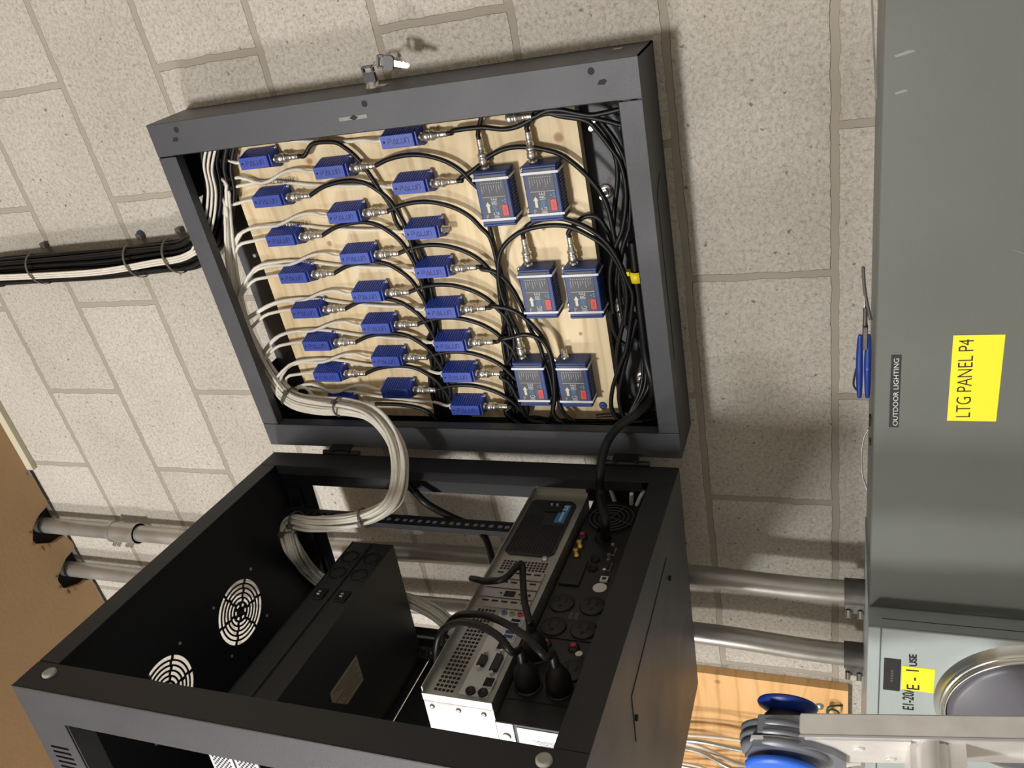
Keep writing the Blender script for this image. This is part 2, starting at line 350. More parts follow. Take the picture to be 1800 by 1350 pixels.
C = {0:[(-0.1394,-0.055,0.5238),(-0.1399,-0.055,0.4973),(-0.1403,-0.055,0.4565),(-0.1459,-0.055,0.427),(-0.1445,-0.055,0.4041),(-0.1364,-0.055,0.3802),(-0.1322,-0.055,0.3632),(-0.1346,-0.055,0.3428),(-0.1421,-0.055,0.3092),(-0.1503,-0.055,0.2824),(-0.1587,-0.055,0.2605)],1:[(-0.2113,-0.05,0.5239),(-0.2094,-0.05,0.507),(-0.2025,-0.05,0.49),(-0.1911,-0.05,0.4696),(-0.1826,-0.05,0.4563),(-0.175,-0.05,0.4348),(-0.1734,-0.05,0.4114),(-0.1774,-0.05,0.3869),(-0.1867,-0.05,0.3578),(-0.2004,-0.05,0.3388),(-0.2239,-0.05,0.3179),(-0.2496,-0.05,0.302),(-0.2749,-0.05,0.2949),(-0.3148,-0.05,0.292),(-0.3612,-0.05,0.2896),(-0.4251,-0.05,0.2891),(-0.5019,-0.05,0.3119),(-0.5842,-0.05,0.3179)],3:[(-0.3468,-0.055,0.5231),(-0.3507,-0.055,0.5031),(-0.3554,-0.055,0.4852),(-0.3654,-0.055,0.4724),(-0.3849,-0.055,0.4604),(-0.4073,-0.055,0.4527),(-0.4299,-0.055,0.4476),(-0.4568,-0.055,0.4433),(-0.4802,-0.055,0.4343),(-0.511,-0.055,0.4303),(-0.5425,-0.055,0.4262),(-0.579,-0.055,0.4277),(-0.6155,-0.055,0.4359),(-0.6326,-0.055,0.4488)],4:[(-0.4132,-0.062,0.523),(-0.4101,-0.062,0.4982),(-0.4148,-0.062,0.4735),(-0.4232,-0.062,0.4563),(-0.4363,-0.062,0.4429),(-0.4464,-0.062,0.4354),(-0.4635,-0.062,0.4245),(-0.4837,-0.062,0.4177),(-0.5113,-0.062,0.4141),(-0.5383,-0.062,0.4139),(-0.5745,-0.062,0.4171),(-0.6071,-0.062,0.4109),(-0.6234,-0.062,0.3961)],5:[(-0.4696,-0.07,0.5179),(-0.465,-0.07,0.4906),(-0.4604,-0.07,0.4676),(-0.4568,-0.07,0.4479),(-0.4621,-0.07,0.4302),(-0.4723,-0.07,0.419),(-0.4925,-0.07,0.4132),(-0.5274,-0.07,0.4135),(-0.5696,-0.07,0.4188),(-0.6023,-0.07,0.4263),(-0.6219,-0.07,0.4131)],6:[(-0.5402,-0.055,0.5267),(-0.5424,-0.055,0.5119),(-0.5533,-0.055,0.4991),(-0.5751,-0.055,0.4914),(-0.6018,-0.055,0.4864),(-0.6253,-0.055,0.4778),(-0.6326,-0.055,0.4488)],7:[(-0.6047,-0.055,0.5269),(-0.609,-0.055,0.5155),(-0.6249,-0.055,0.5083),(-0.6337,-0.055,0.4947)]}
SPARE = [(-0.1327,-0.06,0.3878),(-0.1333,-0.06,0.3757),(-0.1282,-0.06,0.361),(-0.1284,-0.06,0.3403),(-0.1393,-0.06,0.3029),(-0.1395,-0.06,0.2821),(-0.137,-0.06,0.259)]
H = {0:[(-0.1585,-0.055,0.464),(-0.1446,-0.055,0.4609),(-0.1273,-0.055,0.4545),(-0.1149,-0.055,0.4483)],1:[(-0.1575,-0.055,0.3916),(-0.1426,-0.055,0.3863),(-0.132,-0.055,0.3786),(-0.1288,-0.055,0.3667),(-0.1377,-0.055,0.3417),(-0.1475,-0.055,0.3077),(-0.1625,-0.055,0.2942),(-0.1885,-0.055,0.2783),(-0.2111,-0.055,0.2679),(-0.2509,-0.055,0.2658),(-0.2994,-0.055,0.2766),(-0.3325,-0.055,0.2932),(-0.3761,-0.055,0.3056),(-0.4314,-0.055,0.3078)],2:[(-0.3108,-0.06,0.4278),(-0.2986,-0.06,0.4254),(-0.2853,-0.06,0.415),(-0.278,-0.06,0.3962),(-0.2765,-0.06,0.3702),(-0.2823,-0.06,0.3491),(-0.2968,-0.06,0.3228),(-0.3188,-0.06,0.301),(-0.3455,-0.06,0.2879),(-0.3724,-0.06,0.2805),(-0.3997,-0.06,0.2737),(-0.4298,-0.06,0.279),(-0.4868,-0.06,0.2928),(-0.5193,-0.06,0.3075),(-0.5602,-0.06,0.3245),(-0.5962,-0.06,0.3311),(-0.6187,-0.06,0.3229)],3:[(-0.3176,-0.045,0.3596),(-0.3039,-0.045,0.3549),(-0.2884,-0.045,0.3422),(-0.2826,-0.045,0.3278),(-0.2854,-0.045,0.314),(-0.2988,-0.045,0.3051),(-0.3278,-0.045,0.2964),(-0.3631,-0.045,0.2951),(-0.4082,-0.045,0.3061),(-0.4457,-0.045,0.3145),(-0.4799,-0.045,0.3093),(-0.497,-0.045,0.2901)],4:[(-0.4677,-0.058,0.4692),(-0.4475,-0.058,0.4719),(-0.4148,-0.058,0.4748),(-0.3856,-0.058,0.4783),(-0.3601,-0.058,0.4767),(-0.3299,-0.058,0.4686),(-0.31,-0.058,0.4535),(-0.294,-0.058,0.4261),(-0.2878,-0.058,0.3899),(-0.291,-0.058,0.3561),(-0.3058,-0.058,0.328),(-0.3281,-0.058,0.3027),(-0.3668,-0.058,0.286),(-0.403,-0.058,0.283),(-0.4493,-0.058,0.2921)]}
LOOPS = [[(-0.1569,-0.03,0.3026),(-0.1735,-0.03,0.2914),(-0.2018,-0.03,0.2816),(-0.2338,-0.03,0.281),(-0.2824,-0.03,0.2922),(-0.3336,-0.03,0.3005),(-0.3789,-0.03,0.2919),(-0.4166,-0.03,0.2749),(-0.4545,-0.03,0.2723)],[(-0.154,-0.05,0.288),(-0.1774,-0.05,0.274),(-0.2013,-0.05,0.2646),(-0.229,-0.05,0.2618),(-0.261,-0.05,0.2625),(-0.3019,-0.05,0.269),(-0.3352,-0.05,0.283),(-0.388,-0.05,0.2947),(-0.4438,-0.05,0.2948),(-0.4827,-0.05,0.2786)],[(-0.1491,-0.03,0.2709),(-0.1431,-0.03,0.2585),(-0.1724,-0.03,0.266),(-0.2195,-0.03,0.2616)],[(-0.4419,-0.055,0.2729),(-0.4702,-0.055,0.2831),(-0.4993,-0.055,0.2936),(-0.5395,-0.055,0.3075),(-0.5811,-0.055,0.3182),(-0.6218,-0.055,0.3122),(-0.6255,-0.055,0.285)]]
POWER = [(-0.3233,-0.05,0.2667),(-0.3536,-0.05,0.267),(-0.3802,-0.05,0.2676),(-0.4166,-0.05,0.2676),(-0.4636,-0.05,0.2678),(-0.5123,-0.05,0.268),(-0.5467,-0.06,0.2611),(-0.565,-0.08,0.2594),(-0.5747,-0.11,0.2792),(-0.5868,-0.13,0.3053),(-0.6007,-0.16,0.3187),(-0.6259,-0.19,0.323),(-0.6603,-0.2004,0.3245),(-0.6557,-0.2507,0.3069),(-0.6645,-0.2649,0.3031),(-0.69,-0.2603,0.3093)]
YCLIP = [(-0.3727,-0.055,0.2657)]
TRUNK = [(-0.1313,-0.06,0.9036),(-0.1766,-0.06,0.91),(-0.2325,-0.06,0.9296),(-0.2912,-0.06,0.9503),(-0.3533,-0.06,0.9673),(-0.4301,-0.06,0.9776),(-0.4938,-0.06,0.9724),(-0.5471,-0.065,0.9526),(-0.5772,-0.075,0.9178),(-0.5802,-0.09,0.8515),(-0.5734,-0.105,0.788),(-0.5712,-0.13,0.7236),(-0.5922,-0.155,0.6827),(-0.6238,-0.185,0.6614),(-0.6628,-0.21,0.6647),(-0.7107,-0.1978,0.7039),(-0.7353,-0.2039,0.7526),(-0.7446,-0.2117,0.8084),(-0.7497,-0.211,0.8634),(-0.761,-0.1972,0.9098),(-0.7856,-0.203,0.9278),(-0.809,-0.2209,0.9129),(-0.922,-0.156,0.9581),(-0.9593,-0.1594,0.8971),(-0.9653,-0.1599,0.7728),(-0.9888,-0.1641,0.7048),(-1.0309,-0.1699,0.6596)]
BLACKB = [(-0.3172,-0.035,1.7421),(-0.3146,-0.035,1.5892),(-0.3109,-0.035,1.5385),(-0.3082,-0.035,1.3835),(-0.3078,-0.035,1.2402),(-0.3039,-0.035,1.1303),(-0.2966,-0.04,1.0521),(-0.2688,-0.045,0.9947),(-0.2246,-0.05,0.9533),(-0.1784,-0.05,0.9272),(-0.1315,-0.05,0.9133),(-0.09,-0.05,0.86),(-0.088,-0.05,0.7),(-0.088,-0.05,0.45)]
CORDA = [(-0.5937,-0.6037,0.3028),(-0.5896,-0.5934,0.3112),(-0.5757,-0.5808,0.3211),(-0.5666,-0.5708,0.3373),(-0.5677,-0.5584,0.3624),(-0.579,-0.5447,0.3912),(-0.6002,-0.5318,0.4197),(-0.6314,-0.5195,0.447),(-0.6614,-0.5211,0.4594),(-0.7125,-0.5118,0.474)]
CORDB = [(-0.5939,-0.6014,0.268),(-0.5897,-0.5925,0.2736),(-0.5757,-0.5812,0.2828),(-0.5667,-0.5688,0.3037),(-0.563,-0.5552,0.3319),(-0.5693,-0.5407,0.3637),(-0.5802,-0.5311,0.3911),(-0.6016,-0.5165,0.4181),(-0.6434,-0.4983,0.4503),(-0.6952,-0.4805,0.4788)]
CORDC = [(-0.674,-0.3815,0.4682),(-0.6409,-0.4153,0.4385),(-0.6297,-0.4278,0.4184),(-0.6193,-0.4313,0.392),(-0.6213,-0.4093,0.3841),(-0.6224,-0.3979,0.3786),(-0.6308,-0.4157,0.3729),(-0.627,-0.4579,0.3562),(-0.6238,-0.4935,0.3375),(-0.6262,-0.5225,0.326)]
CORDE = [(-0.6855,-0.1437,0.7009),(-0.7154,-0.1461,0.6781),(-0.7346,-0.1558,0.6536),(-0.7654,-0.1488,0.6209),(-0.7855,-0.1482,0.5827),(-0.794,-0.1649,0.5539),(-0.7998,-0.2117,0.5246),(-0.8077,-0.2355,0.5137)]
STUBS = [[(-0.6748,-0.1508,0.3273),(-0.6955,-0.144,0.3262),(-0.7255,-0.1456,0.3215)],[(-0.6836,-0.1648,0.288),(-0.7144,-0.1569,0.2933)],[(-0.6846,-0.1537,0.271),(-0.694,-0.1603,0.2769),(-0.7142,-0.1593,0.2856)]]
PLUGPOS = [(-0.6245,-0.5964,0.3024),(-0.6247,-0.5946,0.2707),(-0.6627,-0.5073,0.3368)]
# ------------------------------------------------------------------ the room
CZ = 1.82
struct('wall_back', MB().box(-3.6, 1.6, 0, .2, -1.55, CZ+.5), M_BLOCK)
struct('floor', MB().box(-3.6, 1.6, -5.2, .2, -1.65, -1.55), M_FLOOR)
struct('wall_left', MB().box(-3.7, -3.6, -5.2, .2, -1.55, CZ+.5), M_PLAIN)
struct('wall_right', MB().box(1.6, 1.7, -5.2, .2, -1.55, CZ+.5), M_PLAIN)
struct('wall_front', MB().box(-3.7, 1.7, -5.3, -5.2, -1.55, CZ+.5), M_PLAIN)
# ceiling board with a ragged rear edge and torn notches round the two conduits
COND = [(-.978, -.038), (-1.122, -.038)]
edge = []
x = 1.6
def ragged(x):
    if x > -.83: return -.001
    base = -.014-.006*math.sin(x*37)-.004*math.sin(x*91+1)
    for cx, cy in COND:
        dx = x-cx+.006
        if abs(dx) < .045: base = min(base, -.088+.03*abs(dx)/.045*abs(dx)/.045*1.6+.0025*math.sin(x*160))
    return base
while x > -3.6:
    edge.append((x, ragged(x))); x -= .004 if -1.3 < x < -.8 else .05
edge.append((-3.6, -.02))
nb = MB()
for (xa, ya), (xb, yb) in zip(edge, edge[1:]):
    for z0, z1 in ((CZ, CZ+.013),):
        nb.add([(xa, ya, z0), (xb, yb, z0), (xb, -5.2, z0), (xa, -5.2, z0), (xa, ya, z1), (xb, yb, z1), (xb, -5.2, z1), (xa, -5.2, z1)],
               [(0, 1, 2, 3), (7, 6, 5, 4), (0, 4, 5, 1)])
struct('ceiling', nb, M_CEIL)
struct('unseen_cavity_lid', MB().box(-3.6, 1.6, -5.2, .2, CZ+.5, CZ+.52), M_DARK)  # unseen lid, added to keep the space above the ceiling dark
struct('void_shade_board', MB().box(-3.6, 1.6, -.30, -.0005, CZ+.03, CZ+.04), M_DARK)  # added dark sheet, gives the pipe holes their shade by colour
struct('trim_1', MB().box(-.826, 1.6, -.013, -.001, CZ-.022, CZ-.0005), M_TRIM)
tb = MB()
for cx, cy in COND:
    for k, (a_, L_) in enumerate(((3.9, .010), (4.6, .006), (5.3, .009), (3.45, .006))):   # curled flaps of torn facing paper
        px, py = cx-.006+math.cos(a_)*.040, -.045+math.sin(a_)*.043
        tb.add([(px-.006, py+.002, CZ-.0002), (px+.005, py, CZ-.0002), (px+.003+math.cos(a_)*L_*.6, py+math.sin(a_)*L_, CZ-.005), (px-.005+math.cos(a_)*L_, py+math.sin(a_)*L_*.6, CZ-.004)], [(0, 1, 2, 3)])
tag(obj('torn_board_edge', tb, M_TORN), 'curled torn paper flaps around the pipe holes in the brown ceiling board', 'torn paper')

# ------------------------------------------------------------------ conduits
def conduit(label, cx, pts, zc, coupl):
    t = thing('conduit', label, 'pipe', (0, 0, 0), group='steel conduits on the block wall')
    obj('pipe', MB().tube(pts, .0192, n=20, sub=8), M_GALV, t)
    if coupl:
        z0, z1 = coupl; x0 = cx
        c = MB().cyl((x0, -.038, z0), (x0, -.038, z1), .0235, n=20); c.cyl((x0, -.038, z0), (x0, -.038, z0+.006), .0255, n=20); c.cyl((x0, -.038, z1-.006), (x0, -.038, z1), .0255, n=20)
        cc = obj('coupling', c, M_GALV, t)
        for z in (z0+.013, z0+.026, z1-.028, z1-.014):
            obj('coupling_screw', MB().cyl((x0-.016, -.054, z), (x0-.021, -.064, z), .0045, n=10), M_NICKEL, cc)
    x1, y1, z1 = pts[0]
    c = MB().cyl((x1, y1, -.048), (x1, y1, -.014), .0228, n=20); c.box(x1-.0255, x1-.006, y1-.022, y1+.016, -.044, -.016)
    cc = obj('box_connector', c, M_GALVD, t)
    for z in (-.038, -.02):
        obj('connector_screw', MB().cyl((x1-.02, y1-.022, z), (x1-.027, y1-.031, z), .0045, n=10), M_NICKEL, cc)
    return t
conduit('steel conduit nearer the rack, clamped coupling near ceiling', -.978, [(-.948, -.06, -.04), (-.948, -.06, .06), (-.944, -.058, .2), (-.95, -.045, .45), (-.962, -.038, .75), (-.978, -.038, 1.1), (-.978, -.038, 1.5), (-.978, -.038, 2.1)], 0, (1.525, 1.605))
conduit('steel conduit farther from the rack, beside the orange backboard', -1.122, [(-1.094, -.06, -.04), (-1.092, -.06, .05), (-1.084, -.058, .2), (-1.095, -.045, .45), (-1.11, -.038, .75), (-1.12, -.038, 1.1), (-1.122, -.038, 1.5), (-1.122, -.038, 2.1)], 0, None)

# ------------------------------------------------------------------ shallow wall box of the swing-out rack
BX0, BX1, BZ0, BZ1, BY = -.662, -.068, .22, .985, -.1
t = thing('wall_rack_back_box', 'shallow black steel wall box with open front holding the pine board', 'cabinet', (-.365, 0, .22))
LOCX, LOCZ = -.365, .22
def box_part(name, mb, m, bevel=0, par=None):
    mb.xf(lambda v: (v[0]-LOCX, v[1], v[2]-LOCZ)); return obj(name, mb, m, par or t, bevel)
box_part('back_plate', MB().box(BX0, BX1, -.004, -.001, BZ0, BZ1), M_STEEL)
box_part('side_panel', MB().box(BX0, BX0+.002, BY+.002, -.001, BZ0, BZ1), M_STEELIN)
sp = MB().box(BX1-.002, BX1, BY+.002, -.001, BZ0, BZ1)
box_part('side_panel', sp, M_STEEL)
box_part('top_panel', MB().box(BX0, -.53, BY+.002, -.001, BZ1-.002, BZ1).box(-.20, BX1, BY+.002, -.001, BZ1-.002, BZ1).box(-.53, -.20, BY+.002, BY+.014, BZ1-.002, BZ1), M_STEELIN)
bp = box_part('bottom_panel', MB().box(BX0, BX1, BY+.002, -.001, BZ0, BZ0+.002), M_STEEL)
g = MB()
def groove(mb, pts, z, w=.0012, h=.0006):
    for a, b in zip(pts, pts[1:]):
        a, b = Vector((a[0], a[1], 0)), Vector((b[0], b[1], 0)); d = (b-a).normalized(); n = Vector((-d.y, d.x, 0))*w
        mb.add([(a-n)+Vector((0, 0, z)), (a+n)+Vector((0, 0, z)), (b+n)+Vector((0, 0, z)), (b-n)+Vector((0, 0, z)),
                (a-n)+Vector((0, 0, z-h)), (a+n)+Vector((0, 0, z-h)), (b+n)+Vector((0, 0, z-h)), (b-n)+Vector((0, 0, z-h))],
               [(0, 1, 2, 3), (7, 6, 5, 4), (0, 4, 5, 1), (1, 5, 6, 2), (2, 6, 7, 3), (3, 7, 4, 0)])
groove(g, [(-.23, -.045), (-.25, -.075), (-.50, -.075)], BZ0, .0012)
g.xf(lambda v: (v[0]-LOCX, v[1], v[2]-LOCZ)); tag(obj('knockout_seam', g, M_DEAD, bp), 'thin dark knockout seam')
# front lips
box_part('front_lip', MB().box(BX1-.050, BX1, BY, BY+.0025, BZ0, BZ1).box(BX1-.050, BX1-.048, BY, BY+.02, BZ0+.03, BZ1-.03), M_STEEL, .0008)
box_part('front_lip', MB().box(BX0, BX0+.046, BY, BY+.0025, BZ0, BZ1).box(BX0+.044, BX0+.046, BY, BY+.02, BZ0+.03, BZ1-.03), M_STEEL, .0008)
box_part('front_lip', MB().box(BX0+.047, BX1-.0515, BY, BY+.0025, BZ1-.031, BZ1).box(BX0+.047, BX1-.0515, BY, BY+.018, BZ1-.033, BZ1-.031), M_STEEL, .0008)
lip = box_part('front_lip', MB().box(BX0+.047, BX1-.0515, BY, BY+.0025, BZ0, BZ0+.031).box(BX0+.047, BX1-.0515, BY, BY+.018, BZ0+.029, BZ0+.031), M_STEEL, .0008)
hds = []
for hx, hz, hr in ((-.080, .931, .0045), (-.0785, .2795, .0045), (-.080, .602, .0045)): hds.append(MB().cyl((hx, BY-.0003, hz), (hx, BY+.0002, hz), hr, n=20))
for hx, hz in ((-.0945, .940), (-.0935, .268)):
    hds.append(MB().prism([(hx+.004, hz-.004), (hx+.001, hz-.007), (hx-.003, hz-.003), (hx-.002, hz+.006), (hx+.003, hz+.003)], BY-.0003, BY+.0002))
for hd in hds: box_part('bolt_hole', hd, M_DEAD)
box_part('slot_window', MB().box(-.099, -.094, BY-.0004, BY+.0002, .603, .648), M_GALVD)
box_part('slot_catch', MB().prism([(-.0965, .617), (-.0925, .624), (-.0965, .631), (-.1, .624)], BY-.0009, BY-.0003), M_DEAD)
box_part('lock', MB().lathe((BX1, -.055, .607), (1, 0, 0), [(0, .011), (.002, .011), (.003, .009), (.009, .0085), (.009, 0)], 20).box(BX1, BX1+.002, -.062, -.048, .585, .60), M_NICKEL)
box_part('strap_bracket', MB().box(BX1, BX1+.003, -.05, -.042, .25, .262), M_ZINC)
for bx, bz in ((-.165, .31), (-.262, .308), (-.447, .307), (-.572, .29), (-.168, .93), (-.315, .93)):
    w_ = MB().lathe((bx, -.0045, bz), (0, -1, 0), [(0, .0055), (0, .0115), (.0018, .0115), (.0018, .005)], 20)
    wo = box_part('washer', w_, M_NICKEL)
    n_ = MB().cyl((bx, -.005, bz), (bx, -.013, bz), .0062, n=6, smooth=False).cyl((bx, -.01, bz), (bx, -.03, bz), .0033, n=10)
    n_.xf(lambda v: (v[0]-LOCX, v[1], v[2]-LOCZ)); obj('bolt', n_, M_NICKEL, wo)
for hz in (.826, .305):
    h = MB().cyl((-.666, -.112, hz-.037), (-.666, -.112, hz+.037), .0048, n=14).box(-.66, -.655, -.115, -.101, hz-.02, hz+.02)
    ho = box_part('hinge', h, M_BLACK)
    each('hinge_screw', [MB().cyl((-.659, -.119, hz+dz), (-.659, -.106, hz+dz), .003, n=8) for dz in (-.018, .016)], M_STEELIN, ho, lambda v: (v[0]-LOCX, v[1], v[2]-LOCZ))

# keys
def key_shape(head_c, tip_dir, up, parent, thick=.003):
    D_ = Vector(tip_dir).normalized(); U_ = Vector(up); U_ = (U_-D_*U_.dot(D_)).normalized(); N_ = D_.cross(U_)
    c = Vector(head_c)
    def put(poly, th):
        n = len(poly); vs = [c+D_*a+U_*b+N_*th for a, b in poly]+[c+D_*a+U_*b-N_*th for a, b in poly]
        return vs, [tuple(range(n-1, -1, -1)), tuple(range(n, 2*n))]+[(i, (i+1) % n, n+(i+1) % n, n+i) for i in range(n)]
    hb = MB()
    hb.add(*put([(0, .009), (.011, .0095), (.014, .007), (.014, -.007), (.011, -.0095), (0, -.009)], thick))
    hb.add(*put([(-.008, .009), (-.001, .009), (-.001, .006), (-.008, .006)], thick*.9))
    hb.add(*put([(-.008, -.006), (-.001, -.006), (-.001, -.009), (-.008, -.009)], thick*.9))
    hb.add(*put([(-.010, .008), (-.007, .009), (-.007, -.009), (-.010, -.008)], thick*.9))
    obj('key_head', hb, M_BLACK, parent)
    return put
t2 = thing('cabinet_key', 'key with black head stuck in the lock of the wall box', 'key', (0, 0, 0))
pf = key_shape((-.0475, -.058, .607), (-1, 0, 0), (0, 0, 1), t2)
b_ = MB(); b_.add(*pf([(.013, .0035), (.023, .0035), (.023, -.0035), (.013, -.0035)], .0008)); obj('key_blade', b_, M_NICKEL, t2)
t2 = thing('cabinet_key', 'spare key with black head dangling with its toothed blade out', 'key', (0, 0, 0))
pf = key_shape((-.035, -.068, .574), (-.28, .1, -1), (1, 0, 0), t2)
b_ = MB(); b_.add(*pf([(.013, .004), (.018, .004), (.020, .003), (.022, .0042), (.025, .0025), (.028, .004), (.031, .0022), (.034, .0032), (.037, .0008), (.036, -.002), (.033, -.004), (.013, -.004)], .0008)); obj('key_blade', b_, M_NICKEL, t2)
tag(obj('key_ring', MB().tube([(-.041, -.06, .599), (-.037, -.063, .594), (-.033, -.067, .588), (-.035, -.069, .583), (-.038, -.065, .591), (-.041, -.06, .599)], .0007, n=6, sub=4), M_NICKEL), 'thin wire ring linking the two black-headed keys', 'key ring')

# ------------------------------------------------------------------ plywood board and what is screwed to it
PF = -.036
pb = tag(obj('plywood_board', MB().box(-.634, -.112, -.018, PF, .326, .915), M_WOOD), 'pale pine plywood board screwed inside the wall box', 'wooden board')
for sx, sz, mm in ((-.607, .352, M_NAVY), (-.13, .90, M_NICKEL), (-.6, .9, M_NICKEL), (-.135, .345, M_NICKEL)):
    obj('board_screw', MB().lathe((sx, PF, sz), (0, -1, 0), [(0, .007), (.002, .006), (.003, .003), (.001, 0)], 16), mm, pb)

def bnc(mb_owner, base, dr, par, plug):
    """bayonet jack, and the plug with its crimped sleeve when a cable is on it"""
    base = Vector(base); dr = Vector(dr)
    j = MB().lathe(base, dr, [(0, .0062), (.003, .0062), (.003, .0048), (.014, .0048), (.014, .0036), (.004, .0032), (.004, 0)], 16)
    sd = dr.orthogonal().normalized()
    j.cyl(base+dr*.010-sd*.0062, base+dr*.010+sd*.0062, .0011, n=8)
    jo = obj('bnc_jack', j, M_NICKEL, par)
    if plug:
        q = MB().lathe(base+dr*.006, dr, [(0, .0062), (.001, .0073), (.008, .0073), (.009, .0062), (.011, .0062), (.012, .0075), (.016, .0075), (.0165, .0055), (.021, .0055), (.0215, .0046), (.027, .0046), (.0275, .0052), (.0285, .0046), (.035, .0046), (.036, .005), (.037, .004), (.037, 0)], 18)
        return q
    return None

def make_balun():
    """local frame: back on the board at y=0, x right, z up; body centred"""
    root = thing('video_balun', None, None)
    b = MB()
    # trapezoid section with vertical ribs on the flanks
    n = 12; h0, h1 = -.0265, .0265
    sec = lambda e: [(-.0155+e, 0), (.0155-e, 0), (.0155-e, -.006), (.0095-e, -.029), (.0085-e, -.030), (-.0085+e, -.030), (-.0095+e, -.029), (-.0155+e, -.006)]
    def slab(za, zb, e):
        s = sec(e); k = len(s)
        vs = [(x, y, za) for x, y in s]+[(x, y, zb) for x, y in s]
        b.add(vs, [tuple(range(k-1, -1, -1)), tuple(range(k, 2*k))]+[(i, (i+1) % k, k+(i+1) % k, k+i) for i in range(k)])
    step = (h1-h0)/n
    for i in range(n):
        slab(h0+i*step, h0+(i+.68)*step, 0); slab(h0+(i+.68)*step, h0+(i+1)*step, .0011)
    obj('housing', b, M_BLUE, root)
    obj('front_face', MB().cbox(-.0093, .0093, -.0312, -.0295, h0, h1, .0005), M_BLUE, root)
    ec = MB(); k_ = [(-.0155, 0), (.0155, 0), (.0155, -.007), (.0092, -.0265), (-.0092, -.0265), (-.0155, -.007)]
    ec.v += [(x, y, h0-.003) for x, y in k_]+[(x, y, h0) for x, y in k_]; ec.f += [(5, 4, 3, 2, 1, 0), (6, 7, 8, 9, 10, 11)]+[(i, (i+1) % 6, 6+(i+1) % 6, 6+i) for i in range(6)]; ec.sm += [False]*8
    ec.cyl((.0146, -.007, h0-.003), (.0146, -.007, h0+.0015), .0034, n=14)
    obj('end_cap', ec, M_BLUE, root)
    obj('mounting_screw', MB().lathe((.0146, -.007, h0-.003), (0, 0, -1), [(0, .0028), (.0018, .0026), (.0026, .001), (.002, 0)], 12), M_NICKEL, root)
    # raised letters, drawn as strokes; s runs down the face, t across it
    LT = MB()
    def stroke(s0, t0, s1, t1, w=.0011):
        a = Vector((t0, -.0312, -s0)); b = Vector((t1, -.0312, -s1)); d = (b-a).normalized(); n_ = Vector((d.z, 0, -d.x))*w/2
        q = [a-n_, a+n_, b+n_, b-n_]; LT.add([v-Vector((0, -.0001, 0)) for v in q]+[v+Vector((0, -.0004, 0)) for v in q], [(0, 1, 2, 3), (7, 6, 5, 4), (0, 4, 5, 1), (1, 5, 6, 2), (2, 6, 7, 3), (3, 7, 4, 0)])
    lo, hi, s_ = -.0035, .0035, -.0145
    for a in ((0, lo, 0, hi*.4), (0, hi, .0050, hi), (.0050, hi, .0050, .0002), (.0050, .0002, 0, .0002),
              (.0072, lo, .0105, hi), (.0105, hi, .0138, lo), (.0138, lo, .0078, lo),
              (.0155, hi, .0155, lo), (.0155, lo, .0200, lo),
              (.0218, hi, .0218, lo), (.0218, lo, .0264, lo), (.0264, lo, .0264, hi),
              (.0284, lo, .0284, hi), (.0284, hi, .0330, hi), (.0330, hi, .0330, lo)):
        stroke(a[0]+s_, a[1], a[2]+s_, a[3])
    obj('lettering', LT, M_BLUED, root)
    obj('led_window', MB().box(-.0015, .0015, -.0316, -.0311, .0195, .0225), M_INK, root)
    obj('cable_plug', MB().cbox(-.0058, .0058, -.021, -.010, h1, h1+.007, .0006).box(-.002, .002, -.024, -.021, h1, h1+.006), M_WHITEP, root)
    q = bnc(root, (-.001, -.0155, h0-.0035), (0, 0, -1), root, True)
    obj('bnc_plug', q, M_NICKEL, root)
    return root
def copy_balun(proto): return copy_tree(proto)
ORD = ['topmost', 'second', 'third', 'fourth', 'fifth', 'sixth', 'seventh', 'lowest']
def posword(col, k, n):
    side = ['left', 'middle', 'right'][col]
    if k == 0: return 'topmost in the %s column' % side
    if k == n-1: return 'lowest in the %s column' % side
    return '%s from the top in the %s column' % (ORD[k], side)
proto = make_balun(); first = True
for c, col in enumerate(BALUN):
    for k, (bx, bz) in enumerate(col):
        o = proto if first else copy_balun(proto); first = False
        bz += .003; bx -= .002; col[k] = (bx, bz); o.location = (bx, PF, bz); o.rotation_euler = (0, 0, 0)
        lab = 'small blue adapter box on the pine board, '+posword(c, k, len(col))
        if c == 2 and k == 2: lab = 'small blue adapter box with a bare connector, no black cable'
        tag(o, lab, 'adapter box', 'blue adapter boxes on the pine board')
        if c == 2 and k == 2:
            for ch in list(o.children):
                if ch.name.startswith('bnc_plug'): bpy.data.objects.remove(ch)
            continue

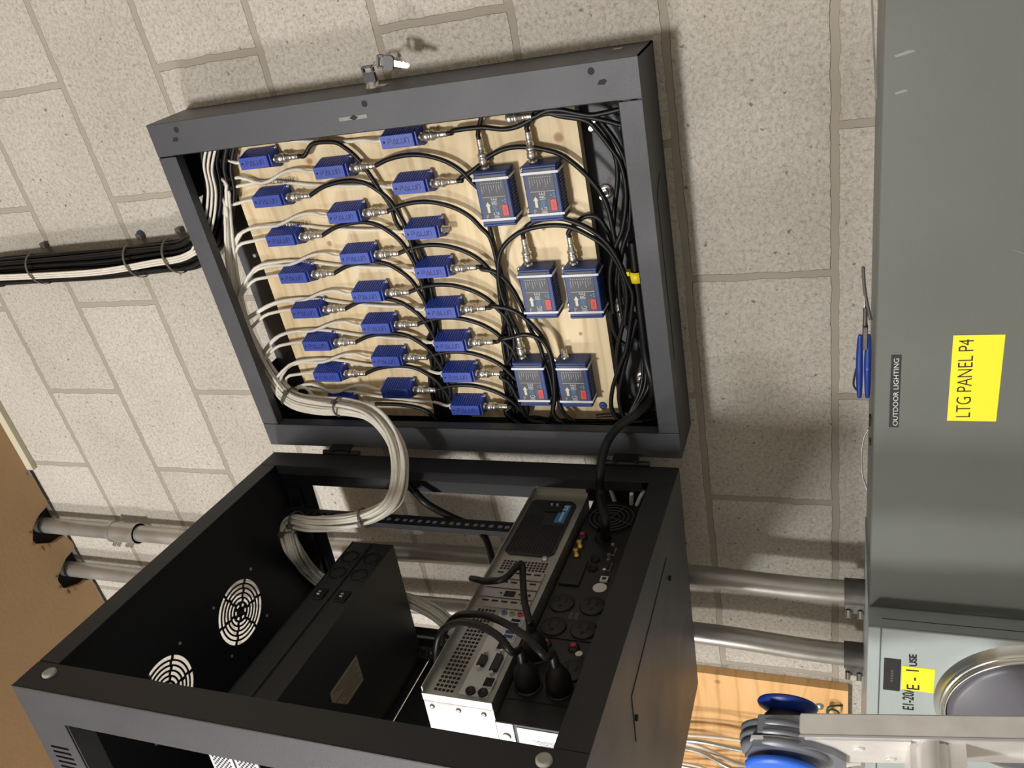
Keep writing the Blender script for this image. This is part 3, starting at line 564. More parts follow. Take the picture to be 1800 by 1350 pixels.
def make_ext():
    """grey-labelled navy box; x is the long way (.080), z across (.050)"""
    root = thing('network_extender', None, None)
    b = MB().cbox(-.0385, .0385, -.029, 0, -.0245, .0245, .003)
    for k in range(13):
        x0 = -.031+k*.0049
        b.box(x0, x0+.003, -.025, -.003, -.0258, .0258)
    b.cbox(-.0405, -.036, -.0315, 0, -.026, .026, .0015).cbox(.036, .0405, -.0315, 0, -.026, .026, .0015)
    b.cbox(-.037, .037, -.0312, -.028, -.025, .025, .0012)
    obj('housing', b, M_NAVY, root)
    lb = obj('face_label', MB().box(-.033, .036, -.0318, -.0311, -.019, .019), M_LABEL, root)
    text('print', 'HIG', .0125, M_LTXT, lb, (-.0315, -.0320, .0005), (1, 0, 0), (0, 0, 1), .00005, align='LEFT', fit=.0115)
    text('print', 'HW', .0125, M_CYAN, lb, (-.0195, -.0320, .0005), (1, 0, 0), (0, 0, 1), .00005, align='LEFT', fit=.0105)
    text('print', 'IRE', .0125, M_LTXT, lb, (-.0085, -.0320, .0005), (1, 0, 0), (0, 0, 1), .00005, align='LEFT', fit=.0105)
    p_ = MB()
    for k in range(10): p_.box(.0235, .0247, -.0321, -.0317, .0165-k*.0034, .0152-k*.0034)
    for k in range(7): p_.box(.0275, .0283, -.0321, -.0317, .004-k*.0032, .0030-k*.0032)
    for k in range(9): p_.box(.010+.003*(k % 3), .0215, -.0321, -.0317, .0166-k*.0038, .0161-k*.0038)
    p_.box(.0035, .0041, -.0321, -.0317, -.018, .018)
    for k in range(2): p_.box(-.028+.003*k, -.022, -.0321, -.0317, .0165-k*.002, .0158-k*.002)
    for k in range(5): p_.box(-.024, -.008, -.0321, -.0317, -.0072, -.0068)
    obj('fine_print', p_, M_LTXT, lb)
    obj('arrow', MB().prism([(-.019, .0135), (-.009, .0135), (-.009, .0155), (-.003, .0115), (-.009, .0075), (-.009, .0095), (-.019, .0095)], -.0322, -.0317), M_EMB, lb)
    obj('red_badge', MB().cbox(-.025, -.0085, -.0324, -.0316, -.0185, -.0095, .0003), M_RED, lb)
    bb = MB()
    for k in range(4): bb.box(-.021+k*.0022, -.0198+k*.0022, -.0326, -.0323, -.0152, -.0128)
    obj('badge_print', bb, M_REDD, lb)
    dr = MB()
    for cx, cz in ((-.0025, -.0125), (-.0005, -.0165), (-.0045, -.0165)): dr.prism([(cx-.0018, cz), (cx, cz+.0024), (cx+.0018, cz), (cx, cz-.0012)], -.0322, -.0317)
    obj('droplet_logo', dr, M_CYAN, lb)
    for x0 in (-.0315, .0285):
        st = MB().box(x0, x0+.0035, -.0328, -.0317, -.0268, .0268).box(x0, x0+.0035, -.0328, -.0005, -.0276, -.0266).box(x0, x0+.0035, -.0328, -.0005, .0266, .0276)
        st.box(x0, x0+.0035, -.0018, -.0004, .0266, .036)
        so = obj('nylon_strap', st, M_TIEW, root)
        obj('strap_screw', MB().lathe((x0+.0017, -.0018, .034), (0, -1, 0), [(0, .0035), (.0022, .003), (.003, .0012), (.0025, 0)], 14), M_NICKEL, so)
    obj('terminal_block', MB().cbox(-.0445, -.0400, -.016, -.006, .003, .014, .0005), M_GREEN, root)
    q = bnc(root, (.0405, -.013, .0125), (1, 0, 0), root, True)
    obj('bnc_plug', q, M_NICKEL, root)
    return root
ELAB = ['navy extender box in the upper pair, at left', 'navy extender box in the upper pair, at right', 'navy extender box in the middle pair, at left',
        'navy extender box in the middle pair, at right', 'navy extender box in the lowest pair, at left', 'navy extender box with bare connector, no cable, at lower right']
eproto = make_ext()
for k, (ex, ez) in enumerate(EXT):
    o = eproto if k == 0 else copy_tree(eproto)
    o.location = (ex-.001, PF, ez+.001)
    tag(o, ELAB[k]+', on the pine board', 'adapter box', 'navy extender boxes on the pine board')
    if k == 5:
        for ch in list(o.children):
            if ch.name.startswith('bnc_plug'): bpy.data.objects.remove(ch)
# loose plug near the top edge of the board
# ------------------------------------------------------------------ black coax on the board
RB = .0036
def cable(label, pts, r=RB, m=None, group=None, cat='cable', name='coax_cable', n=8, sub=6):
    return tag(obj(name, MB().tube(pts, r, n=n, sub=sub), m or M_CABLE), label, cat, group)
def plug_end(bx, bz): return (bx-.001, PF-.0155, bz-.0265-.0035-.006-.036)
def tail(bun, slot, end_x, z_low):
    """run with a bundle, turn down the left side of the box and along its floor"""
    ox = ((slot % 4)-1.5)*.0056; oy = -(slot//4)*.0062
    P = [(x+0, y+oy+.012, z+ox) for x, y, z in bun]
    return P
DROP = []
def make_tail(bun, slot, x_from, n_total):
    ox = ((slot % 5)-2)*.0068; oy = (slot//5)*.007
    P = [(x, y+.006-oy, z+ox) for x, y, z in bun if x < x_from-.012]
    xl = -.648+(slot % 3)*.006; yl = -.022-(slot//3)*.008
    zt = bun[-1][2]+ox
    P += [(xl+.004, yl-.006, zt-.02), (xl, yl, zt-.07), (xl, yl, .36+.01*slot), (xl+.01, yl, .275+.004*slot), (xl+.05, yl, .255), (xl+.14+.02*slot, yl+.004, .252)]
    return P
for k, (bx, bz) in enumerate(BALUN[0]):
    e = Vector(plug_end(bx, bz))
    lab = 'black coax from the '+('%s' % posword(0, k, 8)).replace(' in the left column', ' blue box, left column')
    if k == 0: P = [tuple(e), tuple(e+Vector((0, 0, -.012)))]+[tuple(q) for q in A0[2:]]
    elif k == 7: P = [tuple(e), tuple(e+Vector((0, 0, -.012)))]+[tuple(q) for q in A7[2:]]
    else:
        ref = Vector(A[0]); sc = 1-.02*k
        P = [tuple(e)]+[tuple(e+Vector(((q[0]-ref[0])*sc, q[1]-ref[1]+.0, (q[2]-ref[2])))) for q in A[1:]]
    lastx = P[-1][0]
    cut = make_tail(BUN1, k, lastx, 8) if k < 7 else [(-.645, -.05, .60), (-.65, -.045, .5), (-.648, -.04, .4)]
    cable(lab, P+cut, group='black coax cables of the left column')
for k, (bx, bz) in enumerate(BALUN[1]):
    e = Vector(plug_end(bx, bz)); ref = Vector(B[0])
    lab = 'black coax from the '+('%s' % posword(1, k, 7)).replace(' in the middle column', ' blue box, middle column')
    P = [tuple(e)]+[tuple(e+Vector(((q[0]-ref[0]), q[1]-ref[1], q[2]-ref[2]))) for q in B[1:]]
    cable(lab, P+make_tail(BUN2, k, P[-1][0], 7), group='black coax cables of the middle column')
for k, P0 in C.items():
    bx, bz = BALUN[2][k]; e = plug_end(bx, bz)
    lab = 'black coax from the '+('%s' % posword(2, k, 8)).replace(' in the right column', ' blue box, right column')
    cable(lab, [e, (e[0], e[1], e[2]-.008)]+[tuple(q) for q in P0[1:]], group='black coax cables of the right column')
for k, P0 in H.items():
    ex, ez = EXT[k]; e = (ex-.001+.0405+.006+.036, PF-.013, ez+.001+.0125)
    cable('black coax plugged into the '+ELAB[k].replace('extender box ', 'box ').replace('navy box in the', 'extender of the'), [e, (e[0]+.008, e[1], e[2])]+[tuple(q) for q in P0[2:]], group='black coax cables of the extender boxes')
sc_ = cable('spare black coax with unused plug near the top of the board', SPARE)
q = bnc(sc_, (SPARE[0][0]+.001, SPARE[0][1], SPARE[0][2]+.034), (0, 0, -1), sc_, True); obj('bnc_plug', q, M_NICKEL, sc_)
bpy.data.objects.remove([c for c in sc_.children if c.name.startswith('bnc_jack')][0])
for k, P0 in enumerate(LOOPS):
    cable(['black cable bowing from the washer down the right channel', 'black cable curving beside the lip of the box, right of the board',
           'short black cable dipping behind the top right corner of the box', 'black cable coiled in the bottom corner of the box'][k], P0)
for k in range(3):                                     # slack coils on the floor of the box
    P = [(-.64+.012*k, -.03-.012*k, .30+.03*k), (-.60, -.03-.01*k, .262+.008*k), (-.50, -.04-.008*k, .245+.006*k), (-.42-.02*k, -.05, .262), (-.40-.02*k, -.03, .29), (-.47, -.03, .285-.004*k), (-.56, -.04, .27+.006*k), (-.62, -.06, .31)]
    cable('slack black cable looped on the floor of the wall box', P, .0032, group='slack cable loops in the wall box')
cable('thick black power cord hanging from the wall box to the rack', POWER, .0068, name='power_cord', n=12)
o = tag(obj('cable_clip', MB().lathe((YCLIP[0][0]+.006, YCLIP[0][1]+.003, YCLIP[0][2]), (-1, 0, 0), [(0, .0085), (0, .0105), (.016, .0105), (.016, .0085), (0, .0085)], 24).box(YCLIP[0][0]+.002, YCLIP[0][0]+.008, YCLIP[0][1]-.006, YCLIP[0][1]+.006, YCLIP[0][2]+.009, YCLIP[0][2]+.015), M_YELC), 'yellow plastic clip round the black cords in the wall box', 'cable clip')

# ------------------------------------------------------------------ white cables: out of each blue box, into the trunk, over to the rack
def frames(P):
    out = []; u = None
    for i in range(len(P)):
        t = (P[min(i+1, len(P)-1)]-P[max(i-1, 0)]).normalized()
        if u is None: u = t.orthogonal().normalized()
        u = (u-t*u.dot(t)).normalized(); out.append((P[i], u, t.cross(u)))
    return out
TR = frames(catmull(TRUNK, 4))
rnd = random.Random(3)
def disc(k, n, R):
    a = k*2.399963; rr = R*math.sqrt((k+.5)/n); return rr*math.cos(a), rr*math.sin(a)
def along(start, k, n, R):
    out = []
    a0, b0 = disc(k, n, R)
    for i, (p_, u, v) in enumerate(TR):
        if i < start: continue
        tw = .045*i*(1 if k % 2 else .55); a = a0*math.cos(tw)-b0*math.sin(tw); b = a0*math.sin(tw)+b0*math.cos(tw)
        s_ = (1+.15*math.sin(i*.35+k))*min(1, math.sqrt(max(.06, (-p_.x-.13)/.46)) if i < 30 else 1)
        out.append(tuple(p_+u*a*s_+v*b*s_))
    return out
RW = .0029
MARK = {(0, 0): 'TWENTY', (2, 1): 'TWENTY TWO', (2, 2): 'TWENTY ONE', (2, 3): 'TWENTY'}
cnt = 0; NW = 23
for c, col in enumerate(BALUN):
    for k, (bx, bz) in enumerate(col):
        s = Vector((bx, PF-.0155, bz+.0265+.006))
        off = [.009, .022, -.013][c] if k else [.02, .01, .014][c]
        exitx = bx-off
        if c == 0 and k == 0: exitx = -.150
        if c == 1 and k == 0: exitx = -.185
        if c == 2 and k == 0: exitx = -.162
        exitx = min(-.150, max(exitx, -.572))
        st = next(i for i, fr in enumerate(TR) if fr[0].x < max(exitx-.022, -.574))
        ez = .928
        P = [tuple(s), tuple(s+Vector((0, 0, .012)))]
        if c == 0: P += [(exitx+.006, PF-.014, min(ez, s.z+.035)), (exitx, PF-.018, ez+.008)]
        elif c == 1:
            P += [(bx+.004, PF-.010, s.z+.035), (bx+.001, PF-.008, s.z+.065), (bx-.012, PF-.009, .852), (exitx+.010, PF-.010, .892), (exitx+.002, PF-.016, ez)]
        else:
            P += [(bx+.002, PF-.008, s.z+.035), (bx+.003, PF-.006, s.z+.07), (bx+.011, PF-.005, .765), (bx+.018, PF-.005, .803), (bx+.0235, PF-.006, .84), (bx+.0235, PF-.008, .878), (exitx+.005, PF-.016, ez-.008)]
        nx = along(st, cnt, NW, .0135)
        P += nx
        w_ = cable('white cable from the '+posword(c, k, len(col)).replace(' in the', ' blue box of the'), P, RW, M_WHITE, 'white cables running over to the rack', n=7, sub=3)
        if (c, k) in MARK:
            q = Vector(P[3] if c == 0 else P[6])
            text('handwriting', MARK[(c, k)], .0085, M_INK, w_, (q.x, q.y-RW-.0003, q.z-.02), (0, 0, 1), (-1, 0, 0), .00003, weight=.0001)
        cnt += 1
def tie(label, i, R, mm=None, width=.0042, wob=0, group='grey cable ties on the white trunk'):
    p_, u, v = TR[i]; t = u.cross(v)
    ring = [p_+(u*math.cos(a)+v*math.sin(a))*R for a in [2*math.pi*q/20 for q in range(21)]]
    mb = MB()
    vs = []; 
    for q in ring[:-1]:
        rad = (q-p_).normalized()
        vs += [q+t*width/2, q-t*width/2, q+rad*.0014-t*width/2, q+rad*.0014+t*width/2]
    n = 20; fs = []
    for a in range(n):
        b = (a+1) % n
        for e in range(4): fs.append((a*4+e, a*4+(e+1) % 4, b*4+(e+1) % 4, b*4+e))
    mb.add(vs, fs)
    o = tag(obj('cable_tie', mb, mm or M_TIE), label, 'cable tie', group)
    hq = p_+u*(R+.0015); hb = MB().box(-.004, .004, -.004, .004, -.0035, .0035); hb.v = [tuple(hq+u*x[0]+v*x[1]+t*x[2]) for x in hb.v]
    obj('tie_head', hb, mm or M_TIE, o)
def nearest(P): return min(range(len(TR)), key=lambda i: (TR[i][0]-Vector(P)).length)
for lab, P, R in (('grey cable tie at the upper left bend of the white trunk', (-.572, -.073, .927), .0175), ('grey cable tie where the white trunk leaves the box', (-.577, -.1, .80), .0165),
               ('grey cable tie on the white trunk inside the rack opening', (-.7353, -.2039, .7526), .0165), ('grey cable tie on the white trunk at the rack corner', (-.757, -.2, .897), .0165), ('dark cable tie hooking the trunk to the rail top', (-.79, -.205, .9278), .017)):
    tie(lab, nearest(P), R)

# ------------------------------------------------------------------ black and white riser bundle on the wall
BB = [Vector(p_) for p_ in BLACKB]; BB[0] = Vector((-.3172, -.04, 2.0))
BF = frames(catmull(BB, 4))
def riser(k, n, m, r, R, lab, grp, phase=0):
    P = []
    for i, (p_, u, v) in enumerate(BF):
        a, b = disc(k, n, R); tw = .03*i+phase
        X = Vector((1, 0, 0)) if i < 22 else u; 
        q = p_+Vector((a*1.25, b*.85, 0)) if p_.z > 1.02 else p_+Vector((a*.75, b*.75, a*.9))
        P.append(tuple(q+Vector((.0015*math.sin(i*.5+k), 0, 0))))
    return cable(lab, P, r, m, grp, n=7, sub=2)
for k in range(20):
    riser(k, 20, M_CABLE, .0041, .0235, 'black cable in the strapped riser bundle on the block wall', 'black riser cables')
for k in range(3):
    P = []
    for i, (p_, u, v) in enumerate(BF):
        P.append((p_.x-.004+.0042*(k-1)+(.004*math.sin(i*.35) if p_.z > 1 else -.002), p_.y-.0255 if p_.z > .98 else p_.y-.027, p_.z+(0 if p_.z > 1.02 else .006*(k-1))))
    cable('white cable on the front of the black riser bundle', P, .0022, M_WHITE, 'white riser cables', n=7, sub=2)
for lab, i in (('grey cable tie on the riser bundle nearest the ceiling', 1.405), ('grey tie anchored by a blue wall plug beside the riser bundle', 1.19), ('grey cable tie where the riser bends into the box', 1.085)):
    j = min(range(len(BF)), key=lambda q: abs(BF[q][0].z-i)); c_ = BF[j][0]
    pts = [(c_.x+.031*math.cos(a), c_.y-.001+.030*math.sin(a), c_.z+.006*math.cos(a)) for a in [math.pi*(-1.02+1.04*q/14) for q in range(15)]]
    mb = MB()
    for a, b in zip(pts, pts[1:]):
        a, b = Vector(a), Vector(b); rad = (a-c_); rad.z = 0; rad.normalize(); rb = (b-c_); rb.z = 0; rb.normalize()
        mb.add([a+Vector((0, 0, .0022)), b+Vector((0, 0, .0022)), b-Vector((0, 0, .0022)), a-Vector((0, 0, .0022)), a+rad*.001+Vector((0, 0, .0022)), b+rb*.001+Vector((0, 0, .0022)), b+rb*.001-Vector((0, 0, .0022)), a+rad*.001-Vector((0, 0, .0022))],
               [(0, 1, 2, 3), (7, 6, 5, 4), (0, 4, 5, 1), (1, 5, 6, 2), (2, 6, 7, 3), (3, 7, 4, 0)])
    o = tag(obj('cable_tie', mb, M_TIE), lab, 'cable tie', 'ties on the riser bundle')
    obj('tie_mount', MB().cbox(c_.x+.029, c_.x+.040, -.012, 0, c_.z-.004, c_.z+.008), M_TIE, o)
    if 'blue' in lab: obj('wall_plug', MB().lathe((c_.x+.037, -.001, c_.z+.004), (0, -1, 0), [(0, .007), (.004, .0068), (.005, .004), (.002, .003), (.002, 0)], 18), M_NAVY, o)
# ------------------------------------------------------------------ swung-open rack body (local x = away from the wall, -y = into the rack, z up)
HX, HY = -.668, -.115
RA = math.atan2(-.996, .09)
BW, BD, RZ0, RZ1 = .588, .435, .222, .971
def rack_thing(name, label, cat, group=None):
    return thing(name, label, cat, (HX, HY, 0), (0, 0, RA), group)
body = rack_thing('swing_out_rack', 'big black open rack swung away from the wall, full of equipment', 'equipment rack')
def lb(u0, u1, w0, w1, z0, z1, mb=None): return (mb or MB()).box(u0, u1, -w0, -w1, z0, z1)
T = .002
# rear opening frame
obj('frame_post', lb(0, .045, 0, T, RZ0, RZ1).box(.043, .045, -T, -.018, RZ0+.05, RZ1-.034), M_STEELIN, body, .0006)
obj('frame_post', lb(BW-.044, BW, 0, T, RZ0, RZ1-.0).box(BW-.044, BW-.042, -T, -.018, RZ0+.05, RZ1-.034), M_STEELIN, body, .0006)
obj('frame_rail', lb(.046, BW-.045, 0, T, RZ1-.034, RZ1), M_STEELIN, body, .0006)
obj('frame_rail', lb(.046, BW-.045, 0, T, RZ0, RZ0+.038).box(.046, BW-.045, -T, -.02, RZ0+.036, RZ0+.038), M_STEELIN, body, .0006)
for zz in (.933, .264):
    obj('rubber_bumper', MB().lathe((BW-.027, 0, zz), (0, 1, 0), [(0, .0088), (.003, .0085), (.0045, .006), (.0035, .002), (.0035, 0)], 24), mat('grey_rubber' if zz > .5 else 'grey_rubber2', srgb(168, 166, 160), .6), body)
# side frames: slotted top strip, bottom strip, rear and front uprights
def side(u, mm, rear_w, name, slots):
    mb = MB()
    hs = []
    for s0 in slots:
        for q in range(5): hs.append((s0+q*.009, s0+q*.009+.0042))
    # top strip with through-slots
    x = 0; zt = RZ1-.064
    seg = sorted(hs)
    def strip(w0, w1, z0, z1): mb.box(u, u+T if u < .1 else u-T, -w0, -w1, z0, z1)
    cur = 0
    for a, b in seg: strip(cur, a, RZ1-.048, RZ1-.016); cur = b
    strip(cur, BD, RZ1-.048, RZ1-.016)
    strip(0, BD, RZ1-.016, RZ1); strip(0, BD, zt, RZ1-.048)
    strip(0, BD, RZ0, RZ0+.06)
    strip(0, rear_w, RZ0+.06, zt); strip(BD-.05, BD, RZ0+.06, zt)
    return obj(name, mb, mm, body)
side(0, M_STEELIN, .068, 'side_frame', [])
side(BW, M_STEEL, .055, 'side_frame', [.10, .165, .23, .295])
# folded inner return of the near side strip
obj('side_return', MB().box(BW-.03, BW-.002, -.053, -.055, RZ0+.06, RZ1-.064).box(BW-.03, BW-.002, -.02, -BD+.03, RZ1-.066, RZ1-.064), M_STEEL, body)
# slotted cable bar under the top at the wall side
cbm = MB()
cbm.box(.02, .022, -.07, -BD+.02, RZ1-.008, RZ1-.006)
for s0 in (.10, .155, .20, .255, .31): 
    pass
obj('slotted_bar', MB().holed(.07, BD-.02, RZ1-.040, RZ1-.010, .010, .0015, [(a+q*.0075, a+q*.0075+.0035, RZ1-.034, RZ1-.018) for a in (.092, .150, .2, .26, .32) for q in range(4)]).xf(lambda v: (v[1], -v[0], v[2])), M_STEELIN, body)
# top plate with two fan vents, real slots
def vent_plate(x0, x1, y0, y1, z, cents, m, name, R=.0575):
    mb = MB(); hs = R+.004
    xs = [x0, x1]; 
    holes = [(c[0]-hs, c[0]+hs, c[1]-hs, c[1]+hs) for c in cents]
    mb.holed(x0, x1, y0, y1, 0, .0015, holes)
    mb.v = [(v[0], v[2], z+v[1]) for v in mb.v]
    n = 144
    rings = [(0, .0095, None), (.0095, .0145, 'dots'), (.0145, .0185, None), (.0185, .0232, 0), (.0232, .0262, None), (.0262, .0312, 1), (.0312, .0342, None), (.0342, .0392, 0), (.0392, .0422, None), (.0422, .0472, 1), (.0472, .0502, None), (.0502, .0565, 0), (.0565, None, None)]
    for cx, cy in cents:
        def P(rr, a, zz):
            if rr is None:
                c_, s_ = math.cos(a), math.sin(a); k = hs/max(abs(c_), abs(s_)); return (cx+c_*k, cy+s_*k, zz)
            return (cx+rr*math.cos(a), cy+rr*math.sin(a), zz)
        for r0, r1, kind in rings:
            for i in range(n):
                if kind == 'dots': solid = (i % 24) >= 13
                elif kind is None: solid = True
                else: solid = ((i+(1 if kind else 0)+1) % 24) < (2 if r0 > .04 else 3 if r0 > .026 else 5)
                if not solid: continue
                a0, a1 = 2*math.pi*i/n+.12, 2*math.pi*(i+1)/n+.12
                if r0 == 0:
                    mb.add([(cx, cy, z), P(r1, a0, z), P(r1, a1, z), (cx, cy, z+.0015), P(r1, a0, z+.0015), P(r1, a1, z+.0015)], [(0, 2, 1), (3, 4, 5)])
                else:
                    mb.add([P(r0, a0, z), P(r1, a0, z), P(r1, a1, z), P(r0, a1, z), P(r0, a0, z+.0015), P(r1, a0, z+.0015), P(r1, a1, z+.0015), P(r0, a1, z+.0015)],
                           [(3, 2, 1, 0), (4, 5, 6, 7), (0, 1, 5, 4), (1, 2, 6, 5), (2, 3, 7, 6), (3, 0, 4, 7)])
    return mb
VC = [(.203, -.205), (.393, -.205)]
tp = obj('top_panel', vent_plate(.002, BW-.002, -BD, -.002, RZ1-.0015, VC, M_STEELIN, ''), M_STEELIN, body)
each('fan_screw', [MB().cyl((cx+sx, cy+sy, RZ1-.002), (cx+sx, cy+sy, RZ1-.0035), .0026, n=10) for cx, cy in VC for sx in (-.0525, .0525) for sy in (-.0525, .0525)], M_ZINCW, tp)
bt = obj('bottom_panel', lb(.002, BW-.002, .002, BD, RZ0, RZ0+T), M_STEEL, body)
g = MB(); groove(g, [(.143, -.063), (.386, -.082), (.391, -.149)], RZ0, .0014)
tag(obj('knockout_seam', g, M_DEAD, bt), 'thin dark knockout seam')
each('panel_screw', [MB().cyl((a, b, RZ0), (a, b, RZ0-.003), .004, n=10) for a, b in ((.138, -.102), (.381, -.121))], M_DEAD, bt)
# mounting rails with square holes
def rail(u, w, sgn, z0=RZ0+.015, z1=RZ1-.02):
    hs = []; z = z0+.008; i = 0
    while z < z1-.012: hs.append(z); z += (.0159, .0159, .0127)[i % 3]; i += 1
    face = MB().holed(u-.014, u+.014, z0, z1, -w, .0018, [(u-.0045, u+.0045, a, a+.0092) for a in hs])
    us = u-.014*sgn
    flange = MB().holed(-w-.028, -w, z0, z1, us, .0018, [(-w-.019, -w-.010, a, a+.0092) for a in hs])
    flange.v = [(v[1], v[0], v[2]) for v in flange.v]
    face.add(flange.v, flange.f)
    return obj('mounting_rail', face, M_STEELIN, body)
rail(.050, .098, 1);  rail(.050, .40, 1); rail(BW-.05, .40, -1)
# filler panels closing the front, a thin gap between two of them
fp = [(RZ0+.002, .262), (.264, .36), (.362, .45), (.452, .585), (.587, .722), (.7250, .836), (.838, .90), (.902, RZ1-.002)]
for a, b in fp: obj('filler_panel', lb(.034, BW-.034, BD-.012, BD-.009, a, b), M_STEELIN, body)
obj('front_upright', lb(.002, .036, BD-.003, BD, RZ0, RZ1), M_STEELIN, body)
obj('front_upright', lb(BW-.036, BW-.002, BD-.003, BD, RZ0, RZ1), M_STEELIN, body)
obj('brace_strut', MB().cyl((.012, -.30, .40), (.012, -.13, .52), .0028, n=8), M_ZINC, body)

# ---------------------------------------------------------------- two flat black units with rear fans
def flat_unit(z0, label):
    t = rack_thing('rack_injector', label, 'rack equipment', 'flat black units in the rack')
    u0, u1, w0, w1 = .040, .478, .16, .418; h = .0425
    c_ = obj('case', lb(u0, u1, w0, w1, z0, z0+h), M_UNIT, t, .0008)
    obj('rear_edge', lb(u0, u1, w0-.0006, w0+.001, z0+h-.003, z0+h-.0015), M_DEAD, t)
    zc = z0+h/2
    for fu in (.083, .129):
        f_ = MB()
        for i in range(10):
            a0 = 2*math.pi*(i+.12)/10; a1 = 2*math.pi*(i+.88)/10; q = [a0+(a1-a0)*k/4 for k in range(5)]
            f_.prism([(fu+.0155*math.cos(a), zc+.0155*math.sin(a)) for a in q]+[(fu+.0132*math.cos(a), zc+.0132*math.sin(a)) for a in q[::-1]], -w0+.0012, -w0)
        fo = obj('fan_grille', f_, M_DEAD, t)
        each('fan_screw', [MB().cyl((fu+.0185*math.cos(a), -w0, zc+.0185*math.sin(a)), (fu+.0185*math.cos(a), -w0+.0015, zc+.0185*math.sin(a)), .0018, n=8) for a in (.8, 2.4, 3.9, 5.5)], M_STEEL, fo)
    io = obj('power_inlet', MB().cbox(.174, .200, -w0, -w0+.003, zc-.011, zc+.011, .001), M_DEAD, t)
    obj('inlet_pin', MB().box(.183, .185, -w0+.003, -w0+.005, zc-.002, zc+.003).box(.189, .191, -w0+.003, -w0+.005, zc-.002, zc+.003), M_ZINCW, io)
    # pale pierced side plate
    sp_ = MB()
    obj('side_plate', lb(u1, u1+.0012, w0+.004, w1-.004, z0+.001, z0+h-.001), M_ZINCW, t)
    for i in range(9):
        for j in range(9):
            ww = w0+.022+i*.0072+(j % 2)*.0036; zz = z0+.008+j*.0034
            sp_.cyl((u1+.0012, -ww, zz), (u1+.0016, -ww, zz), .0017, n=6, smooth=False)
    obj('side_vent', sp_, M_DEAD, t)
    obj('side_screw', MB().cyl((u1+.001, -(w0+.012), zc), (u1+.003, -(w0+.012), zc), .0025, n=10).cyl((u1+.001, -(w0+.1), zc), (u1+.003, -(w0+.1), zc), .0025, n=10), M_DEAD, t)
    return t
t = flat_unit(.7375, 'flat black rack unit with two rear fans, lower of the pair')
obj('rating_label', MB().prism([(.222, -.250), (.306, -.250), (.308, -.268), (.277, -.303), (.222, -.303)], .7366, .7374, 'xy'), mat('rating_label_paper', srgb(150, 140, 122), .6), t)
rl = MB()
for k in range(7): rl.box(.226+.006*(k % 2), .30-.012*(k % 3), -.257-k*.006, -.2582-k*.006, .7362, .7366)
obj('rating_print', rl, M_TIE, t)
flat_unit(.7815, 'flat black rack unit with two rear fans, upper of the pair')

# ---------------------------------------------------------------- server with zinc back
t = rack_thing('rack_server', 'rack server with bare zinc back and dark power supply', 'rack equipment')
u0, u1, w0, w1, z0, z1 = .044, .472, .03, .418, .359, .4475
obj('case', lb(u0, u1, w0+.002, w1, z0, z1), M_ZINC, t, .0006)
rp = obj('rear_plate', lb(u0, u1, w0, w0+.003, z0, z1), M_ZINC, t)
obj('edge_flange', lb(u0, u1, w0-.008, w0, z1-.0015, z1).box(.036, .0445, -w0+.0, -w0+.004, z0, z1), M_ZINC, t)
obj('side_ear', lb(.034, .042, w0-.02, w0+.02, z0+.003, z1-.003), M_ZINC, t)
obj('side_cover', lb(u1, u1+.0012, w0+.012, w1, z0, z1), M_ZINCW, t)
tag(obj('side_flange', lb(u1, u1+.002, w0, w0+.0105, z0, z1).box(u1-.0, u1+.0014, -w0-.0, -w1, z1-.016, z1-.0145), M_ZINC, t), 'narrow flange at the corner')
each('side_screw', [MB().lathe((u1+.001, -(w0+.02), zz), (1, 0, 0), [(0, .0034), (.0015, .003), (.002, .0012), (.001, 0)], 12) for zz in (.438, .404, .372)], M_ZINC, t)
Yr = -w0                                                # rear face
ps = obj('power_supply', MB().prism([(.072, .4425), (.066, .436), (.066, .378), (.075, .369), (.197, .368), (.2055, .376), (.2055, .433), (.198, .4425)], Yr, Yr+.002), M_BLACK, t)
hx = MB()
for i in range(24):
    for j in range(15):
        uu = .108+i*.0039+(j % 2)*.00195; zz = .374+j*.0046
        if uu < .201 and not (uu < .130 and zz < .41): hx.cyl((uu, Yr+.002, zz), (uu, Yr+.0024, zz), .0017, n=6, smooth=False)
obj('supply_vent', hx, M_DEAD, ps)
io = obj('power_inlet', MB().cbox(.073, .098, Yr+.002, Yr+.005, .386, .414, .001), M_DEAD, ps)
obj('inlet_pin', MB().cyl((.084, Yr+.005, .405), (.084, Yr+.008, .405), .0018, n=10).cyl((.084, Yr+.005, .396), (.084, Yr+.008, .396), .0018, n=10), M_ZINCW, io)
st = obj('supply_sticker', MB().box(.077, .124, Yr+.002, Yr+.0025, .3755, .391), mat('blue_sticker', srgb(58, 120, 176), .4), ps)
sb_ = MB().box(.080, .0835, Yr+.0025, Yr+.0028, .378, .386).box(.0805, .092, Yr+.0025, Yr+.0028, .3795, .3815).box(.088, .091, Yr+.0025, Yr+.0028, .378, .388)
for k in range(8): sb_.box(.097+k*.003, .099+k*.003, Yr+.0025, Yr+.0028, .381, .3845)
obj('sticker_print', sb_, M_EMB, st)
obj('thumb_screw', MB().lathe((.2115, Yr, .3775), (0, 1, 0), [(0, .005), (.004, .0045), (.005, .002), (.004, 0)], 14), M_NICKEL, t)
vt = MB()
for i in range(4):
    for j in range(13): vt.box(.2185+i*.0055, .2218+i*.0055, Yr, Yr+.0004, .3700+j*.0052, .3733+j*.0052)
for i in range(22):
    for j in range(5):
        if i < 2 or True:
            vt.box(.3225+i*.0067, .3262+i*.0067, Yr, Yr+.0004, .4105+j*.0052, .4140+j*.0052)
obj('vent_holes', vt, M_DEAD, t)
